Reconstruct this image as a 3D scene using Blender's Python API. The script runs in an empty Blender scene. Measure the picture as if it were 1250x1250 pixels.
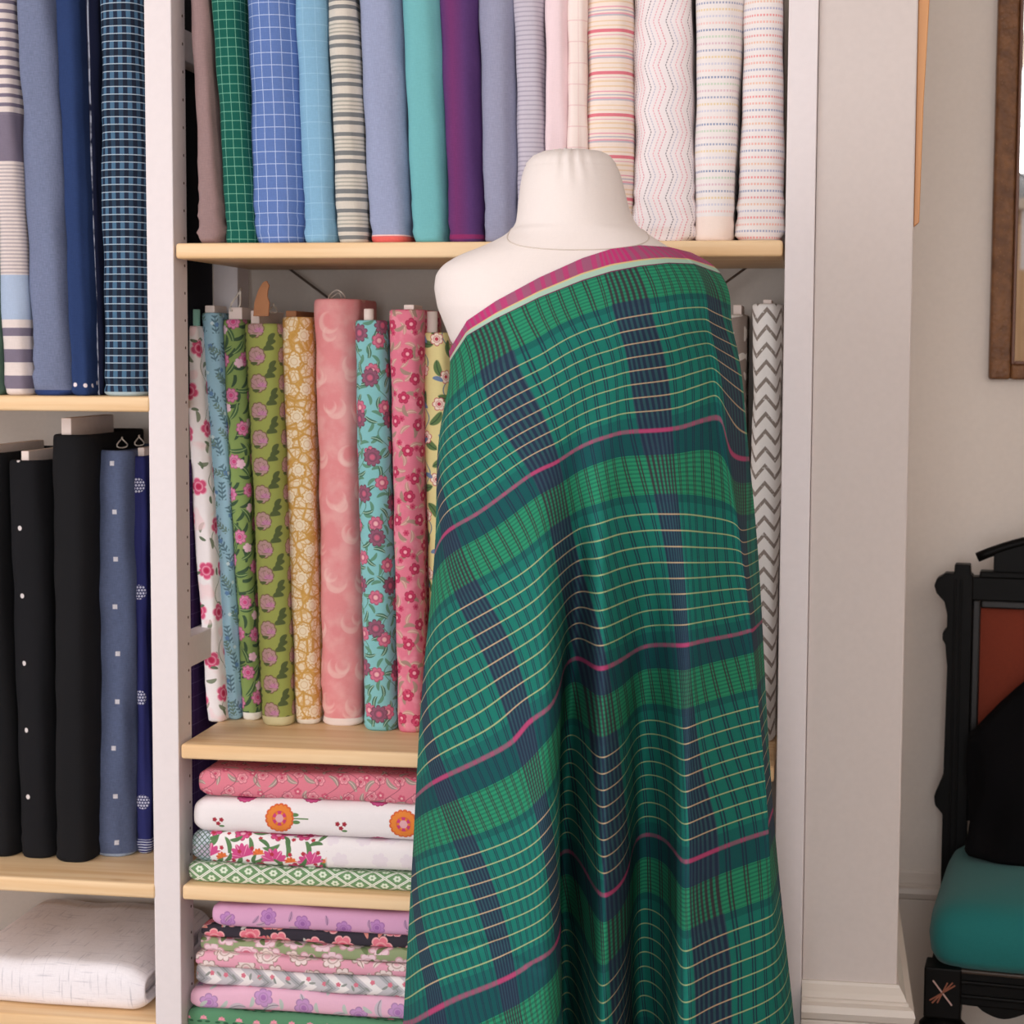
import bpy, bmesh, math, random
import numpy as np
from mathutils import Vector, Matrix

# ------------------------------------------------------------------ camera
F = 2300.0
YAW, PITCH, ROLL = .16089, .08369, .00446
CAM = np.array([0.0, -2.526, 1.33])
_c, _s = math.cos, math.sin
FWD = np.array([-_s(YAW)*_c(PITCH), _c(YAW)*_c(PITCH), -_s(PITCH)])
_r = np.array([_c(YAW), _s(YAW), 0.0]); _u = np.cross(_r, FWD)
RGT = _c(ROLL)*_r + _s(ROLL)*_u
UP = -_s(ROLL)*_r + _c(ROLL)*_u
sc = bpy.context.scene
COL = sc.collection
cd = bpy.data.cameras.new('camera'); cam = bpy.data.objects.new('camera', cd); COL.objects.link(cam)
cd.sensor_width = 36.0; cd.lens = F/1250*36.0
m = Matrix.Identity(4)
for i in range(3):
    m[i][0] = RGT[i]; m[i][1] = UP[i]; m[i][2] = -FWD[i]; m[i][3] = CAM[i]
cam.matrix_world = m
cd.dof.use_dof = True; cd.dof.focus_distance = 2.42; cd.dof.aperture_fstop = 9.5
cd.clip_start = .05
sc.camera = cam
# ------------------------------------------------------------------ light
sc.view_settings.view_transform = 'Standard'; sc.view_settings.look = 'None'
sc.view_settings.exposure = 0.06; sc.view_settings.gamma = 1.0
sc.view_settings.use_curve_mapping = False
w = bpy.data.worlds.new('world'); sc.world = w; w.use_nodes = True
w.node_tree.nodes['Background'].inputs[0].default_value = (.80, .88, 1, 1)
w.node_tree.nodes['Background'].inputs[1].default_value = 1.0
def area(name, loc, target, sx, sy, power, col):
    l = bpy.data.lights.new(name, 'AREA'); l.shape = 'RECTANGLE'; l.size = sx; l.size_y = sy
    l.energy = power; l.color = col
    o = bpy.data.objects.new(name, l); COL.objects.link(o); o.location = loc
    o.rotation_euler = (Vector(target)-Vector(loc)).to_track_quat('-Z', 'Y').to_euler()
    return o
area('daylight_left_window', (-3.05, -2.5, 1.45), (-.2, -.4, 1.05), 2.0, 2.1, 50, (1, .965, .975))
area('added_front_fill', (.6, -4.5, 1.5), (.1, 0, 1.1), 2.6, 2.2, 112, (1, .966, .975))  # unseen second window lamp, added as fill from behind the camera

# ------------------------------------------------------------------ projection helpers
def ray(x, y): return FWD + RGT*(x-625)/F - UP*(y-625)/F
def at_y(x, y, Y):
    d = ray(x, y); return CAM + d*((Y-CAM[1])/d[1])
def at_z(x, y, z):
    d = ray(x, y); return CAM + d*((z-CAM[2])/d[2])
def proj(P):
    v = np.asarray(P)-CAM; z = v@FWD
    return 625+F*(v@RGT)/z, 625-F*(v@UP)/z

# ------------------------------------------------------------------ object helpers
def mesh(name, verts, faces, mat, parent=None, uvs=None, smooth=True, loc=None):
    me = bpy.data.meshes.new(name)
    me.from_pydata([tuple(map(float, v)) for v in verts], [], [tuple(map(int, f)) for f in faces])
    if uvs is not None:
        ul = me.uv_layers.new(name='UVMap')
        vi = np.empty(len(me.loops), dtype=np.int32); me.loops.foreach_get('vertex_index', vi)
        ul.data.foreach_set('uv', np.asarray(uvs, dtype=np.float32)[vi].ravel())
    if smooth: me.polygons.foreach_set('use_smooth', [True]*len(me.polygons))
    me.materials.append(mat); me.update()
    o = bpy.data.objects.new(name, me); COL.objects.link(o)
    if parent is not None: o.parent = parent
    if loc is not None: o.location = loc
    return o
def from_bm(name, bm, mat, parent=None, smooth=False):
    bmesh.ops.recalc_face_normals(bm, faces=bm.faces)
    me = bpy.data.meshes.new(name); bm.to_mesh(me); bm.free()
    if smooth: me.polygons.foreach_set('use_smooth', [True]*len(me.polygons))
    me.materials.append(mat)
    o = bpy.data.objects.new(name, me); COL.objects.link(o)
    if parent is not None: o.parent = parent
    return o
def tag(o, label=None, cat=None, group=None, kind=None):
    if label: o['label'] = label
    if cat: o['category'] = cat
    if group: o['group'] = group
    if kind: o['kind'] = kind
    return o
def thing(name, label, cat, group=None, loc=(0, 0, 0), rz=0):
    o = bpy.data.objects.new(name, None); COL.objects.link(o); o.location = loc; o.rotation_euler = (0, 0, rz)
    o.empty_display_size = .05
    return tag(o, label, cat, group)
def bm_box(bm, x0, x1, y0, y1, z0, z1, bev=0.0, seg=2):
    r = bmesh.ops.create_cube(bm, size=1)
    vs = r['verts']
    for v in vs:
        v.co = Vector((x0+(v.co.x+.5)*(x1-x0), y0+(v.co.y+.5)*(y1-y0), z0+(v.co.z+.5)*(z1-z0)))
    if bev > 0:
        es = list({e for v in vs for e in v.link_edges})
        bmesh.ops.bevel(bm, geom=es, offset=bev, segments=seg, affect='EDGES', profile=.5)
def box(name, x0, x1, y0, y1, z0, z1, mat, parent=None, bev=0.0, seg=2):
    bm = bmesh.new(); bm_box(bm, x0, x1, y0, y1, z0, z1, bev, seg)
    return from_bm(name, bm, mat, parent)
def tube(name, pts, r, mat, parent=None, n=8, closed=False):
    pts = [np.array(p, float) for p in pts]; N = len(pts); V = []; Fc = []
    rs = r if hasattr(r, '__len__') else [r]*N
    up = np.array([.13, .27, .95])
    for i, p in enumerate(pts):
        t = pts[min(i+1, N-1)]-pts[max(i-1, 0)]
        if closed: t = pts[(i+1) % N]-pts[i-1]
        t = t/(np.linalg.norm(t)+1e-9)
        a = np.cross(t, up)
        if np.linalg.norm(a) < .1: a = np.cross(t, [1, 0, 0])
        a /= np.linalg.norm(a); b = np.cross(t, a)
        for k in range(n):
            an = 2*math.pi*k/n; V.append(p+rs[i]*(a*_c(an)+b*_s(an)))
    for i in range(N if closed else N-1):
        j = (i+1) % N
        for k in range(n): Fc.append((i*n+k, i*n+(k+1) % n, j*n+(k+1) % n, j*n+k))
    if not closed: Fc += [tuple(range(n))[::-1], tuple((N-1)*n+k for k in range(n))]
    return mesh(name, V, Fc, mat, parent)
def lathe(name, prof, mat, parent=None, c=(0, 0), n=28):
    V = []; Fc = []
    for r, z in prof:
        for k in range(n):
            an = 2*math.pi*k/n; V.append((c[0]+r*_c(an), c[1]+r*_s(an), z))
    for i in range(len(prof)-1):
        for k in range(n): Fc.append((i*n+k, i*n+(k+1) % n, (i+1)*n+(k+1) % n, (i+1)*n+k))
    Fc += [tuple(range(n))[::-1], tuple((len(prof)-1)*n+k for k in range(n))]
    return mesh(name, V, Fc, mat, parent)
def prism(name, outline, y0, y1, mat, parent=None, bev=.002):
    """outline in x,z extruded along y"""
    bm = bmesh.new()
    vs = [bm.verts.new((x, y0, z)) for x, z in outline]
    f = bm.faces.new(vs)
    r = bmesh.ops.extrude_face_region(bm, geom=[f])
    for v in r['geom']:
        if isinstance(v, bmesh.types.BMVert): v.co.y = y1
    if bev: bmesh.ops.bevel(bm, geom=list(bm.edges), offset=bev, segments=1, affect='EDGES')
    return from_bm(name, bm, mat, parent)
def spline(xs, ys, q):
    """natural cubic spline; ys may be 2-D (n, k)"""
    xs = np.asarray(xs, float); ys = np.asarray(ys, float); q = np.asarray(q, float)
    one = ys.ndim == 1
    if one: ys = ys[:, None]
    n = len(xs); h = np.diff(xs); A = np.eye(n); B = np.zeros_like(ys)
    for i in range(1, n-1):
        A[i, i-1] = h[i-1]; A[i, i] = 2*(h[i-1]+h[i]); A[i, i+1] = h[i]
        B[i] = 6*((ys[i+1]-ys[i])/h[i]-(ys[i]-ys[i-1])/h[i-1])
    M = np.linalg.solve(A, B)
    k = np.clip(np.searchsorted(xs, q)-1, 0, n-2)
    a = (xs[k+1]-q)[:, None]; b = (q-xs[k])[:, None]; hh = h[k][:, None]
    out = M[k]*a**3/(6*hh)+M[k+1]*b**3/(6*hh)+(ys[k]/hh-M[k]*hh/6)*a+(ys[k+1]/hh-M[k+1]*hh/6)*b
    return out[:, 0] if one else out

# ------------------------------------------------------------------ shader expressions
def L(r, g=None, b=None):
    if g is None: r, g, b = r
    y_ = .3*r+.59*g+.11*b; r, g, b = [y_+(v-y_)*.9 for v in (r, g, b)]
    f = lambda v: (v/255/12.92) if v/255 <= .04045 else ((v/255+.055)/1.055)**2.4
    return (f(r), f(g), f(b), 1)
class E:
    def __init__(s, b, k): s.b = b; s.k = k
    def _(s, op, *o): return s.b.math(op, s, *o)
    def __add__(s, o): return s._('ADD', o)
    __radd__ = __add__
    def __sub__(s, o): return s._('SUBTRACT', o)
    def __rsub__(s, o): return s.b.math('SUBTRACT', o, s)
    def __mul__(s, o): return s._('MULTIPLY', o)
    __rmul__ = __mul__
    def __truediv__(s, o): return s._('DIVIDE', o)
    def fract(s): return s._('FRACT')
    def floor(s): return s._('FLOOR')
    def abs(s): return s._('ABSOLUTE')
    def sin(s): return s._('SINE')
    def cos(s): return s._('COSINE')
    def max(s, o): return s._('MAXIMUM', o)
    def min(s, o): return s._('MINIMUM', o)
class B:
    """builds one fabric / surface material from expressions"""
    def __init__(s, name, rough=.9, spec=.25, sheen=.0):
        s.mat = bpy.data.materials.new(name); s.mat.use_nodes = True
        s.nt = s.mat.node_tree; s.n = s.nt.nodes; s.l = s.nt.links
        s.p = s.n['Principled BSDF']
        s.p.inputs['Roughness'].default_value = rough
        s.p.inputs['Specular IOR Level'].default_value = spec
        if sheen: s.p.inputs['Sheen Weight'].default_value = sheen
        t = s.n.new('ShaderNodeTexCoord'); s.tc = t
        x = s.n.new('ShaderNodeSeparateXYZ'); s.l.new(t.outputs['UV'], x.inputs[0])
        s.u, s.v = E(s, x.outputs[0]), E(s, x.outputs[1])
        s.color = None
    def put(s, val, sock):
        if isinstance(val, E): val = val.k
        if isinstance(val, bpy.types.NodeSocket): s.l.new(val, sock)
        else: sock.default_value = val
    def math(s, op, *a):
        n = s.n.new('ShaderNodeMath'); n.operation = op
        for i, v in enumerate(a): s.put(v, n.inputs[i])
        return E(s, n.outputs[0])
    def below(s, a, th, soft):
        n = s.n.new('ShaderNodeMath'); n.operation = 'MULTIPLY_ADD'; n.use_clamp = True
        d = (a-th) if isinstance(th, E) else a
        s.put(d, n.inputs[0]); n.inputs[1].default_value = -1/soft
        n.inputs[2].default_value = .5 if isinstance(th, E) else th/soft+.5
        return E(s, n.outputs[0])
    def mix(s, c1, c2, f):
        n = s.n.new('ShaderNodeMix'); n.data_type = 'RGBA'
        s.put(f, n.inputs[0]); s.put(c1, n.inputs[6]); s.put(c2, n.inputs[7])
        return n.outputs[2]
    def lay(s, c, f): s.color = s.mix(s.color, c, f)
    def vec(s, x, y, z=0.0):
        n = s.n.new('ShaderNodeCombineXYZ'); s.put(x, n.inputs[0]); s.put(y, n.inputs[1]); s.put(z, n.inputs[2]); return n.outputs[0]
    def noise(s, x, y, scale, detail=2.0, z=0.0):
        n = s.n.new('ShaderNodeTexNoise'); n.inputs['Scale'].default_value = scale; n.inputs['Detail'].default_value = detail
        s.l.new(s.vec(x, y, z), n.inputs['Vector']); return E(s, n.outputs[0])
    def voro(s, x, y, scale, feature='F1', rnd=1.0):
        n = s.n.new('ShaderNodeTexVoronoi'); n.feature = feature; n.inputs['Scale'].default_value = scale
        n.inputs['Randomness'].default_value = rnd
        s.l.new(s.vec(x, y), n.inputs['Vector']); return E(s, n.outputs['Distance'])
    def white(s, x, y, seed):
        n = s.n.new('ShaderNodeTexWhiteNoise'); n.noise_dimensions = '3D'
        s.l.new(s.vec(x, y, float(seed)), n.inputs['Vector'])
        q = s.n.new('ShaderNodeSeparateColor'); s.l.new(n.outputs['Color'], q.inputs[0])
        return [E(s, q.outputs[i]) for i in range(3)]
    def ramp(s, x, stops, mode='CONSTANT'):
        n = s.n.new('ShaderNodeValToRGB'); n.color_ramp.interpolation = mode; e = n.color_ramp.elements
        e[0].position = stops[0][0]; e[0].color = stops[0][1]; e[1].position = stops[1][0]; e[1].color = stops[1][1]
        for p, c in stops[2:]:
            k = e.new(p); k.color = c
        s.put(x, n.inputs[0]); return n.outputs[0]
    # ---- printed motifs
    def cells(s, cu, cv, seed=0, jit=.3, brick=.5, rot=0.0, spin=1.0, u=None, v=None, du=0.0, dv=0.0):
        u = (u or s.u)+du; v = (v or s.v)+dv
        rv = v/cv; row = rv.floor(); ru = u/cu
        if brick: ru = ru+row*brick
        col = ru.floor()
        r1, r2, r3 = s.white(col, row, seed)
        x = ((ru.fract()-.5)-(r1-.5)*jit)*cu; y = ((rv.fract()-.5)-(r2-.5)*jit)*cv
        if spin:
            a = r3*(6.283*spin)+rot; ca, sa = a.cos(), a.sin()
            x, y = x*ca+y*sa, y*ca-x*sa
        elif rot:
            x, y = x*_c(rot)+y*_s(rot), y*_c(rot)-x*_s(rot)
        return x, y, r1, r2, r3
    def polar(s, x, y): return s.math('SQRT', x*x+y*y), s.math('ARCTAN2', y, x)
    def flower(s, cell, R, n, col, core=None, line=None, soft=.0012, amp=.25):
        x, y = cell[0], cell[1]; r, th = s.polar(x, y)
        rr = s.math('SQRT', (th*(n*.5)).cos().abs())*(R*amp*1.5)+R*(1-amp*1.4)
        if line:
            s.lay(line, s.below(r, rr+R*.14, soft))
        s.lay(col, s.below(r, rr, soft))
        if line: s.lay(line, s.below((r-R*.52).abs(), R*.07, soft)*.7)
        if core: s.lay(core, s.below(r, R*.32, soft))
    def fan(s, cell, R, n, col, line, soft=.0012):
        """half-open flower: petals fanning upward"""
        x, y = cell[0], cell[1]; r, th = s.polar(x, y+R*.35)
        rr = (th*n).cos().abs()*(R*.22)+R*.78
        m_ = s.below(r, rr, soft)*s.below(y*-1.0, R*.34, soft)
        s.lay(col, m_)
        s.lay(line, m_*s.below((th*n*.5).sin().abs(), .16, .12)*.75)
    def leaf(s, cell, a, b, col, bend=0.0, soft=.18, vein=None):
        x, y = cell[0], cell[1]
        if bend: y = y-x*x*bend
        q = (x/a)*(x/a)+(y/b)*(y/b)
        m_ = s.below(q, 1.0, soft*2)
        s.lay(col, m_)
        if vein: s.lay(vein, m_*s.below(y.abs(), b*.16, b*.1))
    def sprig(s, cell, ln, col, k=4, soft=.0008):
        """stalk with paired leaflets"""
        x, y = cell[0], cell[1]
        st = s.below(x.abs(), .0007, soft)*s.below(y.abs(), ln, soft)
        s.lay(col, st)
        yy = y-x.abs()*.8; t = (yy*(k/(2*ln))).fract()-.5
        w_ = s.below(t.abs()*(2*ln/k), .0016, soft)*s.below(x.abs(), ln*.42, soft)*s.below(y.abs(), ln, soft)
        s.lay(col, w_)
    def vine(s, per, amp, wave, wd, col, off=0.0, soft=.0008):
        q = s.u+(s.v*(6.283/wave)+off*40).sin()*amp+off
        s.lay(col, s.below(((q/per).fract()-.5).abs()*per, wd, soft))
    def hline(s, per, wd, col, off=0.0, soft=None, f=1.0, c=None):
        q = (((c or s.v)+off)/per).fract()
        m_ = s.below((q-.5).abs()*per, wd, soft or wd*.5)
        s.lay(col, m_*f if f != 1 else m_)
    def vline(s, per, wd, col, off=0.0, soft=None, f=1.0): s.hline(per, wd, col, off, soft, f, c=s.u)
    def selvage(s, h, col): s.lay(col, s.below(s.v, h, .001))
    def done(s, weave=1.0, var=.16, bump=.25, scale=900):
        """thread-level relief and slight slub variation, then the shader output"""
        nz = s.noise(s.u*.35, s.v*3.0, 300, 2)
        nz2 = s.noise(s.u*3.0, s.v*.35, 300, 2)
        k = ((nz+nz2)-1.0)*var+1.0
        h = s.n.new('ShaderNodeMix'); h.data_type = 'RGBA'; h.blend_type = 'MULTIPLY'; h.inputs[0].default_value = 1
        s.put(s.color, h.inputs[6]); s.l.new(s.vec(k, k, k), h.inputs[7])
        s.l.new(h.outputs[2], s.p.inputs['Base Color'])
        bp = s.n.new('ShaderNodeBump'); bp.inputs['Strength'].default_value = bump; bp.inputs['Distance'].default_value = .0008
        wv = s.noise(s.u, s.v, scale, 1)
        s.put(wv, bp.inputs['Height']); s.l.new(bp.outputs[0], s.p.inputs['Normal'])
        return s.mat
def fab(name, base, **k):
    b = B(name, **k); b.color = L(base); return b

def plain(name, rgb, rough=.6, spec=.3, metal=0.0, bump=0.0, bscale=60, var=0.0):
    b = B(name, rough, spec)
    b.p.inputs['Base Color'].default_value = L(rgb); b.p.inputs['Metallic'].default_value = metal
    if bump or var:
        n = b.n.new('ShaderNodeTexNoise'); n.inputs['Scale'].default_value = bscale; n.inputs['Detail'].default_value = 4
        b.l.new(b.tc.outputs['Object'], n.inputs['Vector'])
        if bump:
            bp = b.n.new('ShaderNodeBump'); bp.inputs['Strength'].default_value = bump; bp.inputs['Distance'].default_value = .002
            b.l.new(n.outputs[0], bp.inputs['Height']); b.l.new(bp.outputs[0], b.p.inputs['Normal'])
        if var:
            c = L(rgb); d = tuple(x*(1-var) for x in c[:3])+(1,)
            e = tuple(min(1, x*(1+var*.5)) for x in c[:3])+(1,)
            b.l.new(b.ramp(E(b, n.outputs[0]), [(.3, d), (.7, e)], 'LINEAR'), b.p.inputs['Base Color'])
    return b.mat
def wood(name, light, dark, axis=0, rough=.45, knots=True, scale=1.0):
    b = B(name, rough, .35)
    x = b.n.new('ShaderNodeSeparateXYZ'); b.l.new(b.tc.outputs['Object'], x.inputs[0])
    q = [E(b, x.outputs[i]) for i in range(3)]
    a = q[axis]; o = [q[i] for i in range(3) if i != axis]
    g = b.n.new('ShaderNodeTexNoise'); g.inputs['Scale'].default_value = 12*scale; g.inputs['Detail'].default_value = 5
    b.l.new(b.vec(a*.25, o[0]*5.0, o[1]*5.0), g.inputs['Vector'])
    col = b.ramp(E(b, g.outputs[0]), [(.32, L(dark)), (.62, L(light))], 'LINEAR')
    if knots:
        v = b.n.new('ShaderNodeTexVoronoi'); v.inputs['Scale'].default_value = 5.5
        b.l.new(b.vec(a*.75, o[0]*1.7, o[1]*1.1), v.inputs['Vector'])
        f = b.below(E(b, v.outputs['Distance']), .06, .07)
        col = b.mix(col, L(176, 112, 58), f*.8)
    b.l.new(col, b.p.inputs['Base Color'])
    return b.mat

# ------------------------------------------------------------------ shared surface materials
M_wall = plain('wall_paint', (217, 205, 199), .75, .2, bump=.03, bscale=120, var=.02)
M_wall_lightened = plain('wall_paint_lightened', (240, 229, 218), .75, .2, bump=.03, bscale=120, var=.02)  # same wall paint, lightened to make up for the weak light in the recess
M_wallgrey = plain('alcove_wall_paint', (196, 186, 176), .8, .2, bump=.08, bscale=160, var=.03)
M_trim = plain('gloss_trim_paint', (226, 214, 202), .4, .4, bump=.05, bscale=40)
M_post = plain('white_painted_timber', (233, 223, 223), .5, .35, bump=.05, bscale=90, var=.02)
M_pine = wood('pine_board', (247, 211, 162), (233, 187, 131), 0)
M_floor = wood('floor_boards', (120, 90, 64), (84, 60, 42), 1, .5, False)
M_dark = plain('ebonised_wood', (9, 8, 7), .5, .14, bump=.15, bscale=60)
M_hole = plain('drilled_hole', (104, 84, 72), .9, .1)
M_card = plain('white_card_core', (240, 222, 212), .8, .2, var=.04)
M_kraft = plain('brown_card', (176, 120, 82), .85, .15, var=.12, bscale=30)
M_teal_tube = plain('mint_tube', (138, 196, 178), .6, .3)
M_string = plain('cotton_string', (232, 220, 206), .9, .1)
M_steel = plain('dull_steel', (112, 98, 88), .5, .4, metal=.3)

# ================================================================== THE ROOM
def shell(name, *a, mat, **k): return tag(box(name, *a, mat, **k), kind='structure')
shell('floor', -3.4, 2.2, -4.7, 1.2, -.06, 0, mat=M_floor)
shell('ceiling', -3.4, 2.2, -4.7, 1.2, 2.75, 2.85, mat=plain('ceiling_paint', (240, 236, 230), .9, .1))
shell('wall_back', -3.4, -.009, .375, .475, 0, 2.75, mat=M_wallgrey)
WX = .118
RECESS = .93
shell('wall_chimney', -.0085, WX, .006, .93, 0, 2.75, mat=M_wall, bev=.0025)
shell('wall_recess', WX, 2.2, RECESS, RECESS+.1, 0, 2.75, mat=M_wall_lightened)
shell('wall_right', 2.1, 2.2, -4.7, RECESS, 0, 2.75, mat=M_wall_lightened)
# left wall has the window opening; front opening is for the added fill
bm = bmesh.new()
for a in ((-3.4, -3.3, -4.7, -3.6, 0, 2.75), (-3.4, -3.3, -1.4, 1.2, 0, 2.75), (-3.4, -3.3, -3.6, -1.4, 0, .35), (-3.4, -3.3, -3.6, -1.4, 2.75-.08, 2.75)): bm_box(bm, *a)
tag(from_bm('wall_left', bm, M_wall), kind='structure')
bm = bmesh.new()
for a in ((-3.3, -1.2, -4.7, -4.6, 0, 2.75), (1.9, 2.1, -4.7, -4.6, 0, 2.75), (-1.2, 1.9, -4.7, -4.6, 0, .35), (-1.2, 1.9, -4.7, -4.6, 2.65, 2.75)): bm_box(bm, *a)
tag(from_bm('wall_front', bm, plain('white_wall_paint', (244, 240, 236), .8, .2)), kind='structure')

def skirting(name, x0, x1, yw, top, ends=(0, 0), side=None):
    """moulded skirting: profile (out, z) swept along x; mitred return round the corner when ends[1]"""
    pr = [(0, 0), (.02, 0), (.02, top-.052), (.019, top-.05), (.027, top-.045), (.030, top-.036), (.027, top-.027), (.019, top-.024), (.019, top-.020), (.016, top-.019), (.012, top-.012), (.0055, top-.004), (.004, top), (0, top)]
    V = []; n = len(pr)
    path = [lambda o: (x0, yw-o)]
    if ends[1]:
        path += [lambda o: (x1+o*.8, yw-o), lambda o: (x1+o*.8, side)]
    else: path += [lambda o: (x1, yw-o)]
    for f in path:
        for o, z in pr: V.append((*f(o), z))
    Fc = []
    for i in range(len(path)-1):
        for k in range(n-1): Fc.append((i*n+k, i*n+k+1, (i+1)*n+k+1, (i+1)*n+k))
    Fc += [tuple(range(n)), tuple((len(path)-1)*n+k for k in range(n))[::-1]]
    return tag(mesh(name, V, Fc, M_trim, smooth=False), kind='structure')
skirting('baseboard_chimney', -.0085, WX, .006, .485, (0, 1), RECESS)
skirting('baseboard_recess', WX+.03, 2.1, RECESS, .392)

# tapered timber strip fixed on the side of the chimney breast
a = at_y(1134.5, 0, .03)
tp = at_y(1120, 278, .03)
zt, zb = a[2]+.15, tp[2]
def wpx(px, py): return at_y(px, py, .02)[0]
pts = [(WX, zb), (wpx(1121.8, 274), zb+.006), (wpx(1126.5, 150), at_y(0, 150, .02)[2]), (wpx(1134.5, 0), a[2]), (wpx(1134.5, 0)+.002, zt), (WX, zt)]
o = prism('timber_strip', [(max(x, WX+.0005) if i else WX+.0005, z) for i, (x, z) in enumerate(pts)], .012, .04, wood('orange_pine', (214, 148, 86), (190, 118, 62), 2, .4, False), bev=.0008)
tag(o, 'tapering orange wooden strip hanging at the chimney breast edge', 'wooden strip')

# ================================================================== SHELVING
unit = thing('shelving_unit', 'white painted timber shelving unit with pine shelves filled with fabric', 'shelving')
PD = .058; DEP = .35; ZTOP = 2.3
SIDES = ((-.9265, -.8875), (-.0475, -.009), (-1.82, -1.78))
for x0, x1 in SIDES:
    for y0, y1 in ((0, PD), (DEP-PD, DEP)):
        box('post', x0, x1, y0, y1, 0, ZTOP, M_post, unit, .0015)
    for z in (.03, .355, .898, 1.762, 2.1):
        xm = (x0+x1)/2
        zz = z
        box('rung', xm-.011, xm+.0165, PD, DEP-PD, zz-.022, zz+.022, M_post, unit, .0015)
# shelf-pin holes down the inner faces
bm = bmesh.new()
for x, y in ((-.8874, .046), (-.0476, .046)):
    for i in range(52):
        bmesh.ops.create_cone(bm, cap_ends=True, segments=8, radius1=.0021, radius2=.0021, depth=.0006,
                              matrix=Matrix.Translation((x, y, .22+.0385*i)) @ Matrix.Rotation(math.pi/2, 4, 'Y'))
o = from_bm('pin_holes', bm, M_hole, unit); o['kind'] = 'stuff'
ZR = dict(a=1.481, b=.777, c=.573, d=.345); ZL = dict(a=1.268, b=.572, c=.369)
TH = .0215
def shelf(x0, x1, z, name='shelf'):
    bm = bmesh.new(); bm_box(bm, x0, x1, -.002, DEP, z-TH, z, .004, 3)
    o = from_bm(name, bm, M_pine, unit, True)
    return o
for k in ZR: shelf(-.884, -.0505, ZR[k])
for k in ZL: shelf(-1.775, -.9245, ZL[k])
# diagonal wire brace across the back of the bay
for (x0, z0), (x1, z1) in (((-.86, 1.49), (-.07, .92)), ((-.86, .92), (-.07, 1.49))):
    tube('cross_brace', [(x0, DEP-.008, z0), (x1, DEP-.008+(.006 if z0 > z1 else 0), z1)], .0019, M_steel, unit, 8)

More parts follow.
